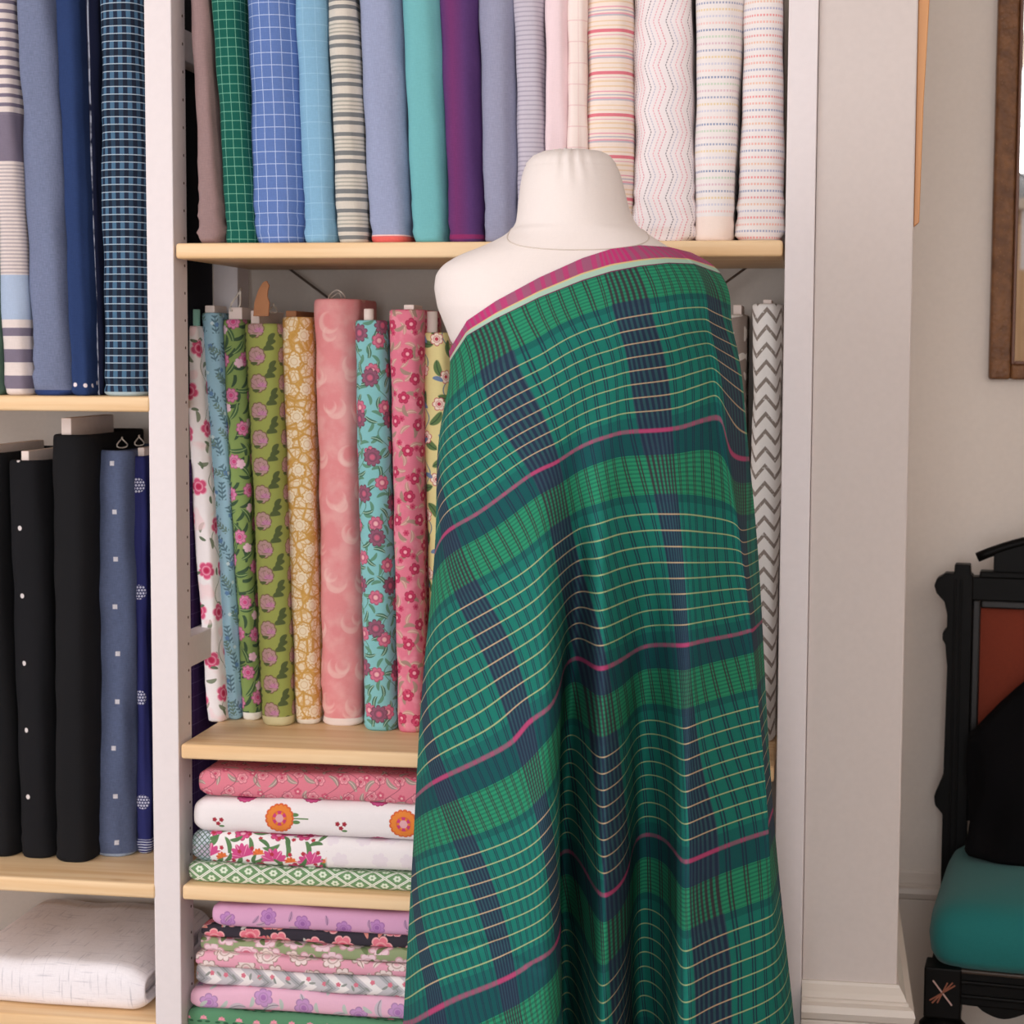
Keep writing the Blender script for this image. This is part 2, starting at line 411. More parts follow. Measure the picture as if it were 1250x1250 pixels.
# ================================================================== FABRIC MATERIALS
W = (240, 230, 230)
def mat_bolts():
    m = {}
    b = fab('brown_linen', (150, 122, 120)); m['b1'] = b.done(var=.3)
    b = fab('green_check', (14, 92, 78)); b.vline(.0118, .00045, L(120, 190, 160), .004, f=.7); b.hline(.0125, .00045, L(120, 190, 160), f=.75); m['b2'] = b.done()
    b = fab('blue_check', (92, 122, 186)); b.vline(.0145, .0005, L(190, 206, 238), .004, f=.75); b.hline(.0168, .0005, L(190, 206, 238), f=.8); m['b3'] = b.done(var=.25)
    b = fab('sky_blue', (126, 176, 208)); b.hline(.022, .0006, L(160, 205, 230), f=.5); b.vline(.017, .0005, L(160, 205, 230), f=.4); m['b4'] = b.done(var=.2)
    b = B('cream_grey_stripe'); c1, c2, c3 = L(212, 204, 190), L(122, 125, 125), L(168, 166, 154)
    b.color = b.ramp((b.v/.052).fract(), [(0, c1), (.10, c2), (.2, c1), (.30, c2), (.42, c1), (.48, c3), (.52, c1), (.58, c3), (.62, c1), (.68, c3), (.73, c1), (.80, c2), (.9, c1)]); m['b5'] = b.done()
    b = fab('periwinkle_chambray', (150, 160, 192)); b.selvage(.0095, L(238, 100, 92)); b.hline(10, .0008, L(250, 200, 190), -5+.0-.0105); m['b6'] = b.done(var=.3)
    b = fab('aqua_plain', (108, 182, 186)); m['b7'] = b.done(var=.16)
    b = fab('purple_shot', (98, 52, 112)); b.lay(L(60, 62, 122), b.below((b.u+.012).abs()*-1.0, -.016, .02)*.3); b.lay(L(142, 40, 100), b.below((b.u+.010).abs(), .008, .02)*.4); b.hline(10, .003, L(170, 40, 100), -5-.008, f=.6); m['b8'] = b.done(var=.25)  # reddish sheen in front and bluer sides are painted into the colour
    b = fab('slate_chambray', (150, 152, 178)); m['b9'] = b.done(var=.3)
    b = fab('lilac_grey_pinstripe', (200, 192, 204)); b.hline(.0062, .0010, L(160, 152, 172), f=.7); m['b10'] = b.done(var=.1)
    b = fab('pale_pink_plain', (243, 216, 220)); m['b11'] = b.done(var=.08)
    b = fab('blush_grid', (248, 230, 222)); b.hline(.028, .0008, L(236, 198, 196), f=.7); b.vline(.018, .0006, L(238, 205, 200), .006, f=.7); m['b12'] = b.done(var=.06)
    b = B('pink_multistripe'); c0, p, g, t, q = L(244, 226, 214), L(232, 122, 136), L(196, 190, 200), L(238, 208, 172), L(236, 168, 180)
    b.color = b.ramp((b.v/.0555).fract(), [(0, p), (.075, c0), (.14, t), (.17, c0), (.25, t), (.28, c0), (.38, g), (.42, q), (.46, c0), (.5, g), (.53, c0), (.58, q), (.61, c0), (.7, t), (.74, c0), (.82, t), (.86, c0), (.92, q), (.94, c0)]); m['b13'] = b.done(var=.08)
    b = fab('white_zigzag', W, ); tri = ((b.v/.058).fract()-.5).abs()*.021
    for per, off, c in ((.03, .0, (140, 130, 138)), (.03, .010, (228, 150, 164)), (.03, .017, (236, 176, 186)), (.03, .024, (196, 190, 206))):
        q = (((b.u+tri+off)/per).fract()-.5).abs()*per
        b.lay(L(c), b.below(q, .0008, .0005)*b.below((b.v/.0035).fract(), .68, .1))
    m['b14'] = b.done(var=.06)
    for nm, cols, sel in (('b15', ((150, 160, 190), (222, 186, 196), (196, 214, 190), (120, 140, 180), (240, 196, 190), (206, 204, 220), (232, 206, 150)), .033), ('b16', ((236, 150, 150), (150, 160, 196), (240, 176, 160), (238, 140, 140), (176, 176, 206), (238, 190, 160)), 0)):
        b = fab('dashed_stripe_'+nm, (238, 230, 227)); n = len(cols); per = .0088
        stops = [(i/n, L(c)) for i, c in enumerate(cols)]
        rc = b.ramp((b.v/(per*n)).fract(), stops)
        f = b.below(((b.v/per).fract()-.5).abs()*per, .0014, .0006)*b.below((b.u/.0042).fract(), .62, .12)
        b.lay(rc, f*.85)
        if sel: b.selvage(sel, L(246, 226, 214))
        m[nm] = b.done(var=.06)
    # left upper bay
    b = B('bold_linen_stripe'); cr, ma, bl = L(222, 208, 202), L(122, 112, 130), L(166, 184, 210)
    v = b.v
    b.color = b.ramp((v+.0)/.6, [(0, cr), (.012, ma), (.045, cr), (.078, ma), (.108, cr), (.138, ma), (.16, cr), (.178, bl), (.285, cr), (.548, ma), (.66, cr)])
    mid = b.below((v-.25).abs(), .079, .001)
    b.lay(ma, mid*b.below(((v/.0052).fract()-.5).abs(), .25, .1)*.5)
    b.lay(ma, b.below(v*-1.0, -.396, .001)*b.below(((v/.013).fract()-.5).abs(), .2, .05)); m['L1'] = b.done()
    b = fab('green_stripe_sliver', (90, 120, 104)); b.lay(L(214, 206, 190), b.below((b.u+.012).abs(), .012, .001)); m['L0'] = b.done()
    b = fab('blue_grey_chambray', (112, 122, 152)); b.selvage(.008, L(44, 66, 122)); m['L2'] = b.done(var=.5)
    b = fab('royal_navy', (36, 58, 106)); c = b.cells(.016, .03, 3, .2)
    b.lay(L(228, 216, 220), b.below(b.polar(c[0], c[1])[0], .003, .001)*b.below((b.v-.012).abs(), .012, .001)); m['L3'] = b.done(var=.3)
    b = fab('dark_navy', (26, 32, 62)); b.lay(L(190, 196, 214), b.below((b.u-.004).abs(), .0011, .0006)*b.below(b.noise(b.u, b.v, 60, 2), .55, .2)); m['L3b'] = b.done(var=.2)
    b = fab('blue_black_gingham', (30, 42, 66))
    fu = b.below(((b.u/.0125).fract()-.5).abs(), .25, .05); fv = b.below(((b.v/.0208).fract()-.5).abs(), .25, .05)
    b.lay(L(62, 104, 138), fu*.7); b.lay(L(84, 128, 160), fv*fu*.45); b.lay(L(16, 20, 30), (1.0-fv)*.55)
    b.hline(.0104, .0006, L(190, 210, 226), f=.75); b.selvage(.006, L(170, 190, 196)); m['L4'] = b.done()
    b = fab('near_black_navy', (14, 15, 28)); m['L5'] = b.done(var=.1)
    # left middle bay
    b = fab('black_plain', (20, 20, 23)); m['M2'] = b.done(var=.2)
    b = fab('black_dotted', (19, 19, 23)); c = b.cells(.2, .101, 3, .0, 0, spin=0, du=.107, dv=.0575)
    b.lay(L(214, 206, 204), b.below(b.polar(c[0]*1.2, c[1])[0], .0036, .001)); m['M1'] = b.done(var=.2)
    b = fab('denim_squares', (86, 98, 130)); c = b.cells(.13, .0715, 5, .06, 0, spin=0, du=.058, dv=.012)
    b.lay(L(206, 204, 210), b.below(c[0].abs().max(c[1].abs()), .0034, .0008)); b.selvage(.005, L(150, 164, 184)); m['M3'] = b.done(var=.55)
    b = fab('navy_embroidered', (40, 44, 104)); c = b.cells(.09, .16, 5, 0, 0, spin=0, du=.045)
    b.lay(L(190, 194, 214), b.below(((b.v/.004).fract()-.5).abs(), .2, .05)*b.below(b.v, .022, .001))
    c2 = b.cells(.0045, .0045, 2, 0, .5, spin=0); b.lay(L(200, 202, 222), b.below(b.polar(c[0], c[1])[0], .011, .001)*b.below(b.polar(c2[0], c2[1])[0], .0017, .0005)); m['M4'] = b.done(var=.15)
    b = fab('purple_grid', (58, 34, 92)); b.hline(.021, .0005, L(110, 92, 150), f=.7); b.vline(.017, .0005, L(110, 92, 150), f=.6); m['M5'] = b.done(var=.1)
    return m
MB = mat_bolts()
def mat_prints():
    m = {}
    G, DG, GG = L(98, 130, 84), L(62, 88, 62), L(128, 136, 118)
    # white with pink roses on trailing stems
    b = fab('white_rose_trail', (246, 238, 238)); b.vine(.055, .013, .085, .0008, GG)
    b.leaf(b.cells(.04, .04, 4, .5), .0085, .0032, L(132, 142, 118), 30)
    b.lay(L(250, 214, 216), b.below(b.noise(b.u, b.v, 28, 1), .40, .06)*.7)
    b.flower(b.cells(.043, .066, 8, .35), .0122, 5, L(228, 84, 128), L(206, 44, 88), L(250, 176, 196)); b.leaf(b.cells(.05, .05, 12, .5), .006, .0024, L(106, 122, 96), 20); m['R1'] = b.done(var=.06)
    b = fab('blue_sprig', (152, 194, 212)); b.sprig(b.cells(.026, .036, 4, .35, spin=.12), .0135, L(92, 126, 140)); b.flower(b.cells(.03, .036, 9, .4), .0036, 5, L(98, 138, 186)); b.sprig(b.cells(.03, .045, 14, .4, spin=.2, du=.012), .011, L(110, 140, 132)); b.flower(b.cells(.04, .045, 17, .5), .0028, 4, L(206, 226, 230)); m['R2'] = b.done(var=.1)
    b = fab('green_garden', (132, 158, 84)); b.leaf(b.cells(.022, .02, 3, .4, spin=.3), .012, .0028, DG, 25); b.leaf(b.cells(.03, .03, 6, .4, spin=.4), .014, .0036, L(72, 104, 64), 15, vein=L(150, 176, 110)); b.flower(b.cells(.036, .052, 8, .4), .0098, 8, L(224, 132, 172), L(214, 74, 130), L(170, 84, 118)); b.flower(b.cells(.05, .07, 11, .5), .007, 5, L(236, 190, 206)); b.selvage(.012, L(238, 234, 222)); m['R3'] = b.done(var=.1)
    b = fab('olive_lotus', (160, 170, 82)); c = b.cells(.048, .0405, 4, .04, 0, spin=0, du=.029)
    gl = L(88, 102, 58)
    c2 = b.cells(.048, .0405, 4, .04, 0, spin=0, du=.007, dv=.02)
    for k_, (dx, dy, rt) in enumerate(((.0, -.002, .5), (.003, .006, .1), (-.001, -.009, 1.0))):
        x_, y_ = c2[0]+dx, c2[1]+dy; b.leaf((x_*_c(rt)+y_*_s(rt), y_*_c(rt)-x_*_s(rt)), .0085, .0042, gl, -30)
    b.leaf((c[0]*.8+c[1]*.6+.002, c[1]*.8-c[0]*.6+.004), .0095, .0042, gl, -20)
    b.flower((c[0], c[1]-.002), .0125, 9, L(190, 152, 146), None, L(128, 106, 72), amp=.12); b.fan((c[0], c[1]-.001), .0125, 7, L(196, 150, 152), L(120, 100, 76))
    b.fan((c[0]-.0055, c[1]+.001), .0075, 5, L(204, 136, 172), L(150, 90, 118)); b.leaf((c[0]+.004, c[1]+.009), .006, .0022, gl, 20)
    b.selvage(.014, L(222, 212, 160)); m['R4'] = b.done(var=.08)
    b = fab('ochre_lace', (244, 222, 186)); d = b.voro(b.u, b.v, 62, 'DISTANCE_TO_EDGE'); b.lay(L(214, 160, 74), b.below(d, .085, .07)); d = b.voro(b.u+.3, b.v, 120, 'DISTANCE_TO_EDGE'); b.lay(L(220, 168, 84), b.below(d, .07, .06)*.8)
    c = b.cells(.031, .04, 4, .06, .5, spin=0); r, th = b.polar(c[0], c[1]); rr = (th*9.0).cos()*.0009+.0098
    b.lay(L(244, 224, 190), b.below(r, rr, .001)); b.lay(L(214, 160, 74), b.below((r-.0052).abs(), .0005, .0006)*.6); b.lay(L(214, 160, 74), b.below((r-rr).abs(), .0006, .0006)); b.selvage(.008, L(246, 238, 222)); m['R5'] = b.done(var=.06)
    b = fab('pink_crescent', (238, 144, 146)); b.lay(L(244, 180, 176), b.below(b.noise(b.u, b.v, 30, 3)*-1.0, -.52, .2)*.55)
    for sd, sz in ((3, .016), (7, .011)):
        c = b.cells(.05, .062, sd, .4, .5, spin=.25); r, _t = b.polar(c[0], c[1]); r2, _t = b.polar(c[0]-sz*.35, c[1]-sz*.2)
        b.lay(L(250, 206, 196), b.below(r, sz, .002)*b.below(r2*-1.0, -sz*.86, .004)*.5)
    b.selvage(.012, L(250, 232, 224)); m['R6'] = b.done(var=.06)
    b = fab('turquoise_vine', (128, 194, 196)); b.vine(.05, .014, .07, .0009, L(92, 140, 118)); b.leaf(b.cells(.02, .019, 5, .4), .0085, .0026, L(94, 146, 118), 30); b.leaf(b.cells(.026, .026, 9, .5), .010, .003, L(74, 118, 96), 25, vein=L(170, 205, 180)); b.flower(b.cells(.036, .055, 4, .3), .0098, 7, L(214, 110, 138), L(236, 180, 180), L(164, 74, 104)); b.flower(b.cells(.05, .062, 14, .3, du=.02), .012, 9, L(150, 88, 112), L(206, 96, 124), L(110, 72, 88)); m['R7'] = b.done(var=.1)
    b = fab('rose_paisley', (230, 118, 142)); b.lay(L(240, 150, 166), b.below(b.noise(b.u, b.v, 40, 2), .46, .1)*.6); b.leaf(b.cells(.02, .023, 5, .4), .009, .0032, L(206, 150, 140), 35, vein=L(224, 190, 170)); b.leaf(b.cells(.03, .03, 9, .5), .009, .003, L(168, 136, 120), 35); b.flower(b.cells(.032, .036, 4, .4), .0078, 5, L(208, 58, 98), L(244, 170, 180), L(176, 36, 74)); b.flower(b.cells(.026, .04, 14, .4), .0046, 6, L(216, 74, 110), L(190, 36, 80)); m['R8'] = b.done(var=.08)
    b = fab('yellow_botanical', (232, 216, 146)); b.vine(.05, .014, .08, .001, L(120, 140, 150)); b.leaf(b.cells(.034, .034, 5, .4), .0125, .0058, L(98, 128, 76), 15, vein=L(66, 96, 66)); b.flower(b.cells(.036, .05, 4, .3), .0088, 6, L(246, 226, 206), L(200, 60, 80), L(206, 70, 90)); b.leaf(b.cells(.04, .05, 9, .5, du=.01), .008, .0034, L(112, 136, 172), 20); m['R9'] = b.done(var=.08)
    b = fab('taupe_chevron', (242, 236, 230)); tri = ((b.u/.029).fract()-.5).abs()*.034
    q = ((b.v-tri)/.0245).fract(); f = b.below((q-.5).abs()*.0245, .0036, .0014); b.lay(L(148, 134, 124), f*b.below(b.noise(b.u, b.v, 260, 1)*-1.0, -.3, .2)); m['R11'] = b.done(var=.08)
    b = fab('taupe_print', (150, 134, 124)); b.leaf(b.cells(.03, .03, 5, .4), .011, .005, L(222, 212, 202), 25); b.flower(b.cells(.036, .05, 9, .4), .007, 6, L(210, 198, 188)); m['R10'] = b.done()
    # folded stacks
    b = fab('coral_pink_print', (234, 128, 146)); b.leaf(b.cells(.028, .026, 5, .4), .011, .0034, L(170, 148, 138), 30, vein=L(222, 196, 182)); b.flower(b.cells(.03, .03, 4, .4), .0075, 6, L(240, 158, 168), L(214, 84, 112), L(196, 84, 110)); b.flower(b.cells(.04, .034, 12, .4), .0055, 5, L(222, 90, 120), L(246, 190, 190)); b.vine(.03, .012, .05, .0008, L(180, 90, 110)); m['S1'] = b.done(var=.1)
    b = fab('white_marigold', (244, 236, 236)); c = b.cells(.18, .075, 6, .0, 0, spin=0, du=-.038, dv=.0075)
    b.lay(L(110, 146, 92), b.below(c[1].abs(), .001, .0006)*b.below((c[0]-.028).abs(), .014, .001)); b.leaf((c[0]-.022, c[1]-.005), .006, .0026, L(98, 140, 84), 0); b.leaf((c[0]-.024, c[1]+.005), .006, .0026, L(98, 140, 84), 0)
    b.flower(c, .0185, 17, L(240, 134, 50), L(232, 170, 176), L(226, 96, 48), amp=.08); r, th = b.polar(c[0], c[1]); b.lay(L(214, 60, 120), b.below((r-.008).abs(), .0022, .001)*b.below((th*6.0).cos(), .3, .4))
    c2 = b.cells(.18, .075, 9, 0, 0, spin=0, du=.053, dv=.0155)
    for dx, dy in ((0, -.003), (.0055, .003), (-.0055, .003)):
        b.flower((c2[0]-dx*.9, c2[1]-dy), .0034, 5, L(176, 44, 60))
    b.leaf((c2[0]-.005, c2[1]+.007), .004, .0018, L(98, 140, 84))
    c3 = b.cells(.097, .075, 9, 0, 0, spin=0, du=-.0265, dv=.0455); b.flower(c3, .0125, 12, L(222, 88, 150), L(196, 50, 120), L(186, 46, 110), amp=.1); m['S2'] = b.done(var=.05)
    b = fab('white_pomegranate', (244, 236, 236)); zone = b.below(b.u, .20, .004)
    base = b.color
    b.leaf(b.cells(.03, .024, 5, .3, spin=.3), .013, .0036, L(96, 136, 84), 25); b.fan(b.cells(.05, .046, 4, .12, spin=.08, du=.0), .0205, 7, L(222, 78, 142), L(246, 170, 200)); b.flower(b.cells(.046, .05, 23, .3, du=.012, dv=.02), .011, 7, L(224, 84, 140), L(246, 190, 206), L(190, 48, 100)); b.fan(b.cells(.05, .046, 8, .2, spin=.1, du=.025), .0095, 5, L(240, 120, 56), L(200, 60, 60)); b.flower(b.cells(.024, .02, 11, .4), .0032, 5, L(196, 54, 70)); b.leaf(b.cells(.036, .03, 15, .4), .010, .003, L(88, 128, 80), 25)
    edge = b.below(b.u, .028, .002)
    b.lay(L(172, 192, 206), edge*.75); d = ((b.u+b.v)/.008).fract(); d2 = ((b.u-b.v)/.008).fract(); b.lay(L(84, 112, 96), edge*b.below((d-.5).abs().min((d2-.5).abs()), .12, .06))
    dots = b.color
    b.color = base; b.flower(b.cells(.05, .04, 21, .3), .012, 6, L(238, 226, 232)); b.color = b.mix(b.color, dots, zone); m['S3'] = b.done(var=.05)
    b = fab('green_lattice', (110, 152, 102)); d = ((b.u+b.v*1.5)/.036).fract(); d2 = ((b.u-b.v*1.5)/.036).fract(); q = (d-.5).abs().min((d2-.5).abs())
    b.lay(L(240, 240, 228), b.below(q, .085, .03)); b.lay(L(110, 152, 102), b.below(q, .022, .02)*.7); c = b.cells(.036, .012, 3, 0, .5, spin=0, du=.018, dv=.006); b.flower((c[0]*.8, c[1]*1.0), .0046, 6, L(226, 236, 214), L(120, 160, 108)); m['S4'] = b.done(var=.06)
    b = fab('lilac_rose', (226, 166, 204)); c = b.cells(.055, .05, 4, .25, spin=.1); b.leaf((c[0]+.012, c[1]+.006), .009, .0035, L(206, 170, 190), 20, vein=L(150, 110, 150)); b.flower(c, .0105, 6, L(196, 136, 200), L(166, 104, 178), L(170, 110, 176)); b.leaf(b.cells(.05, .05, 9, .4), .007, .0028, L(196, 150, 186), 20, vein=L(140, 100, 140)); m['T1'] = b.done(var=.06)
    b = fab('black_coral_floral', (58, 52, 62)); b.leaf(b.cells(.03, .03, 5, .4), .0095, .0032, L(226, 140, 126), 25); b.leaf(b.cells(.034, .03, 7, .4), .008, .003, L(206, 200, 190), 25); b.flower(b.cells(.048, .036, 4, .3), .0145, 6, L(240, 122, 140), L(220, 74, 100), L(248, 176, 176)); b.flower(b.cells(.04, .036, 14, .4), .0065, 5, L(236, 110, 124), L(250, 190, 190)); m['T2'] = b.done(var=.06)
    b = fab('sage_pink_floral', (150, 164, 118)); b.flower(b.cells(.045, .032, 4, .3), .016, 7, L(240, 206, 214), L(220, 130, 150), L(214, 160, 172)); b.leaf(b.cells(.03, .03, 5, .4), .010, .004, L(112, 132, 84), 15); b.flower(b.cells(.06, .036, 14, .4), .010, 5, L(232, 214, 204), None, L(180, 150, 150)); m['T3'] = b.done(var=.06)
    b = fab('pink_cream_floral', (238, 164, 186)); b.flower(b.cells(.05, .03, 4, .35), .0145, 8, L(242, 222, 218), L(240, 190, 196), L(176, 140, 130)); b.leaf(b.cells(.03, .03, 5, .4), .0095, .004, L(240, 214, 210), 20, vein=L(170, 140, 130)); m['T4'] = b.done(var=.06)
    b = fab('grey_leaf_chevron', (206, 202, 206)); q = ((b.u+((b.v/.05).fract()-.5).abs()*.06)/.048).fract(); b.lay(L(176, 176, 180), b.below((q-.3).abs(), .13, .03)); b.lay(L(246, 240, 238), b.below((q-.68).abs(), .15, .03)); b.lay(L(120, 124, 120), b.below((q-.3).abs(), .012, .012)); b.flower(b.cells(.024, .022, 5, .3), .0036, 5, L(228, 120, 140)); b.leaf(b.cells(.02, .02, 8, .4), .005, .0018, L(150, 156, 150), 20); m['T5'] = b.done(var=.06)
    b = fab('pink_lilac_floral', (240, 184, 208)); b.leaf(b.cells(.05, .05, 5, .4), .013, .005, L(206, 190, 202), 25, vein=L(150, 140, 152)); b.flower(b.cells(.07, .05, 4, .4), .0125, 6, L(204, 152, 206), L(180, 120, 190), L(176, 130, 180)); b.leaf(b.cells(.04, .04, 9, .5), .008, .003, L(190, 200, 192), 20); m['T6'] = b.done(var=.06)
    b = fab('white_green_edge', (240, 236, 232)); b.leaf(b.cells(.035, .02, 5, .4), .012, .0045, L(116, 168, 130), 15); m['T65'] = b.done()
    b = fab('green_bud', (88, 146, 106)); c = b.cells(.026, .024, 4, .06, .5, spin=0); b.fan((c[0], c[1]-.001), .0055, 4, L(238, 150, 168), L(214, 90, 120)); b.leaf((c[0]-.006, c[1]+.004), .004, .0016, L(46, 96, 66)); b.leaf((c[0]+.006, c[1]+.004), .004, .0016, L(46, 96, 66)); m['T7'] = b.done(var=.06)
    b = fab('white_slub_linen', (243, 238, 242)); n1 = b.noise(b.u*.05, b.v, 330, 2); n2 = b.noise(b.u, b.v*.05, 330, 2)
    b.lay(L(190, 186, 196), b.below(n1*-1.0, -.65, .08)*.6); b.lay(L(190, 186, 196), b.below(n2*-1.0, -.65, .08)*.6); m['N1'] = b.done(var=.16)
    return m
MP = mat_prints()

# ================================================================== FABRIC BOLTS
rng = random.Random(5)
NG = 44
def bolt(label, key, mat, xtl, xtr, yt, xbl, xbr, yb, z0, yf=None, ext=0.0, depth=.17, fill=.93, core=None, group='fabric bolts', seed=None, wr=.0016, slump=0.0, ydir=0.0):
    if yf is None: yf = float(at_z((xbl+xbr)/2, yb, z0)[1])
    rs = np.random.RandomState(seed if seed is not None else abs(hash(key)) % 9999 if False else sum(map(ord, key))*7)
    k = .022
    BL, BR, TL, TR = at_y(xbl, yb, yf+k), at_y(xbr, yb, yf+k), at_y(xtl, yt, yf+k+ydir), at_y(xtr, yt, yf+k+ydir)
    zt = (TL[2]+TR[2])/2+ext; zt0 = zt-ext
    wb, wt = (BR[0]-BL[0])*fill, (TR[0]-TL[0])*fill
    xb, xt = BL[0]+wb/2, TL[0]+wt/2
    H = zt-z0
    nr = 54
    hs = np.concatenate([[0, .0015, .004, .008], np.linspace(.016, H-.008, nr), [H-.003, H-.001, H]])
    inset = np.concatenate([[.0045, .0018, .0006, .0], np.zeros(nr), [.0006, .0018, .004]])
    V = []; UV = []
    ph = rs.rand(14)*6.28; fr = rs.rand(14)
    for h, ins in zip(hs, inset):
        f = h/(zt0-z0)
        wd = max(.012, wb+(wt-wb)*f); cx = xb+(xt-xb)*f; a = wd/2
        fd = min(a*1.05, .034)           # depth of rounded nose
        yf_h = yf+ydir*f
        P = []
        for i in range(NG):
            # superelliptic stadium sampled by angle
            an = 2*math.pi*i/NG
            sx, cy = math.sin(an), -math.cos(an)
            x = a*math.copysign(abs(sx)**.72, sx)
            y = fd*cy if cy < 0 else cy*fd*.9
            yy = yf_h+fd+y+(0 if abs(an-math.pi) > math.pi/2 else depth-2*fd)
            P.append((x, yy))
        P = np.array(P)
        # soft wrinkles: long folds plus crumples near the foot
        c = np.array([0, yf_h+depth/2])
        nrm = P-np.array([0, yf_h+fd]); nrm /= np.linalg.norm(nrm, axis=1)[:, None]+1e-9
        t = np.arange(NG)/NG*6.283
        low = math.exp(-h/.045)
        dsp = wr*(.6*np.sin(t*2+ph[0]+h*(6+6*fr[0]))+.5*np.sin(t*3+ph[1]-h*(9+9*fr[1]))+.35*np.sin(t*5+ph[2]+h*23*fr[2])+.35*math.sin(h*(26+20*fr[3])+ph[3])+.3*np.sin(h*(60+20*fr[4])+t*2+ph[4]))
        dsp = dsp+(wr+slump*.5)*low*(.8*np.sin(h*190+t*2+ph[5])+.5*np.sin(h*320+ph[6]-t*3))
        if slump: dsp = dsp+slump*(1.2*low*math.sin(min(1, h/.02)*1.57))
        P = P+nrm*(dsp*min(1, h/.006)-ins)[:, None]
        base = len(V)
        seg = np.linalg.norm(np.diff(np.vstack([P, P[:1]]), axis=0), axis=1)
        cu = np.concatenate([[0], np.cumsum(seg)[:-1]]); tot = seg.sum()
        for i in range(NG):
            V.append((cx+P[i, 0], P[i, 1], z0+h)); UV.append((cu[i] if cu[i] < tot/2 else cu[i]-tot, h))
    n = len(hs); Fc = []
    for r in range(n-1):
        for i in range(NG):
            j = (i+1) % NG
            Fc.append((r*NG+i, r*NG+j, (r+1)*NG+j, (r+1)*NG+i))
    Fc.append(tuple(range(NG))[::-1])
    # rolled layers seen from above: stepped rings, then closed
    ring = (n-1)*NG; cxt = xb+(xt-xb)*H/(zt0-z0)
    yc = yf+ydir*H/(zt0-z0)+depth/2
    prev = ring
    for sfac, dz in ((.84, -.0005), (.8, -.004), (.6, -.0042), (.56, -.007)):
        b0 = len(V)
        for i in range(NG):
            x, y, z = V[ring+i]; V.append((cxt+(x-cxt)*sfac, yc+(y-yc)*(1-(1-sfac)*.35), zt+dz)); UV.append((UV[ring+i][0]*sfac, H+.004))
        for i in range(NG):
            j = (i+1) % NG; Fc.append((prev+i, prev+j, b0+j, b0+i))
        prev = b0
    Fc.append(tuple(prev+i for i in range(NG)))
    root = thing('fabric_bolt', label, 'fabric bolt', group, (xb, yf+depth/2, z0))
    V = np.array(V)-np.array([xb, yf+depth/2, z0])
    o = mesh('cloth', V, Fc, mat, root, UV)
    # UV seam at the back is hidden; core pokes out of the top
    if core:
        kind, cw, ch, cl, cm, dx = core
        x0 = cxt-xb+dx; yb0 = -depth/2+.016
        if kind == 'board':
            bm = bmesh.new(); bm_box(bm, x0-cw/2, x0+cw/2, yb0, yb0+cl, H-.03, H+ch, .0012, 2)
            from_bm('core', bm, cm, root)
        else:
            pr = [(cw/2, H-.03), (cw/2, H+ch), (cw/2-.0015, H+ch+.0008), (cw/2-.003, H+ch), (cw/2-.003, H+ch-.012)]
            co = lathe('core', pr, cm, root, (x0, yb0+cw/2), 24)
    return root, (cxt, yf, zt)

ZA = ZR['a']
# --- top shelf of the right bay
G1 = 'fabric bolts on the top shelf'
top = [
 ('slim mauve brown bolt at the left end of the top shelf', 'b1', 237, 260, 247, 276, dict(depth=.12, slump=.005)),
 ('emerald green bolt with a fine pale check on the top shelf', 'b2', 259, 300, 277, 316, {}),
 ('cornflower blue bolt with a white windowpane check', 'b3', 300, 363, 314, 373, dict(wr=.0022, slump=.001)),
 ('sky blue bolt with a faint tonal grid on the top shelf', 'b4', 362, 401, 374, 413, {}),
 ('cream bolt with grey horizontal stripes on the top shelf', 'b5', 402, 436, 415, 452, {}),
 ('periwinkle grey bolt with a coral hem at its foot', 'b6', 437, 490, 454, 503, {}),
 ('plain aqua bolt beside the dark purple bolt on the top shelf', 'b7', 492, 539, 506, 549, {}),
 ('dark purple shot cotton bolt on the top shelf', 'b8', 538, 585, 549, 593, {}),
 ('plain slate grey blue bolt right of the purple bolt', 'b9', 586, 629, 593, 632, {}),
 ('lilac grey pinstriped bolt behind the left of the dress form neck', 'b10', 629, 666, 632, 669, {}),
 ('narrow plain pale pink bolt behind the dress form neck', 'b11', 667, 694, 668, 694, {}),
 ('narrow blush bolt with a faint grid behind the dress form neck', 'b12', 694.5, 717, 695, 718, {}),
 ('cream bolt with coral pink horizontal stripes on the top shelf', 'b13', 717, 773, 717, 773, {}),
 ('white bolt with dotted vertical zigzags on the top shelf', 'b14', 774, 848, 775, 846, dict(wr=.0024, slump=.005)),
 ('white bolt with blue dashed lines and a plain cream foot', 'b15', 850, 909, 848, 897, {}),
 ('white bolt with red and blue dashed lines by the right post', 'b16', 910, 956, 900, 956, dict(slump=.004)),
]
for lab, key, a, b_, c, d, kw in top:
    kw = dict(kw); kw.setdefault('depth', .19)
    bolt(lab, key, MB[key], a, b_, 0, c, d, 293, ZA, .018, ext=.09, fill=.985, group=G1, **kw)
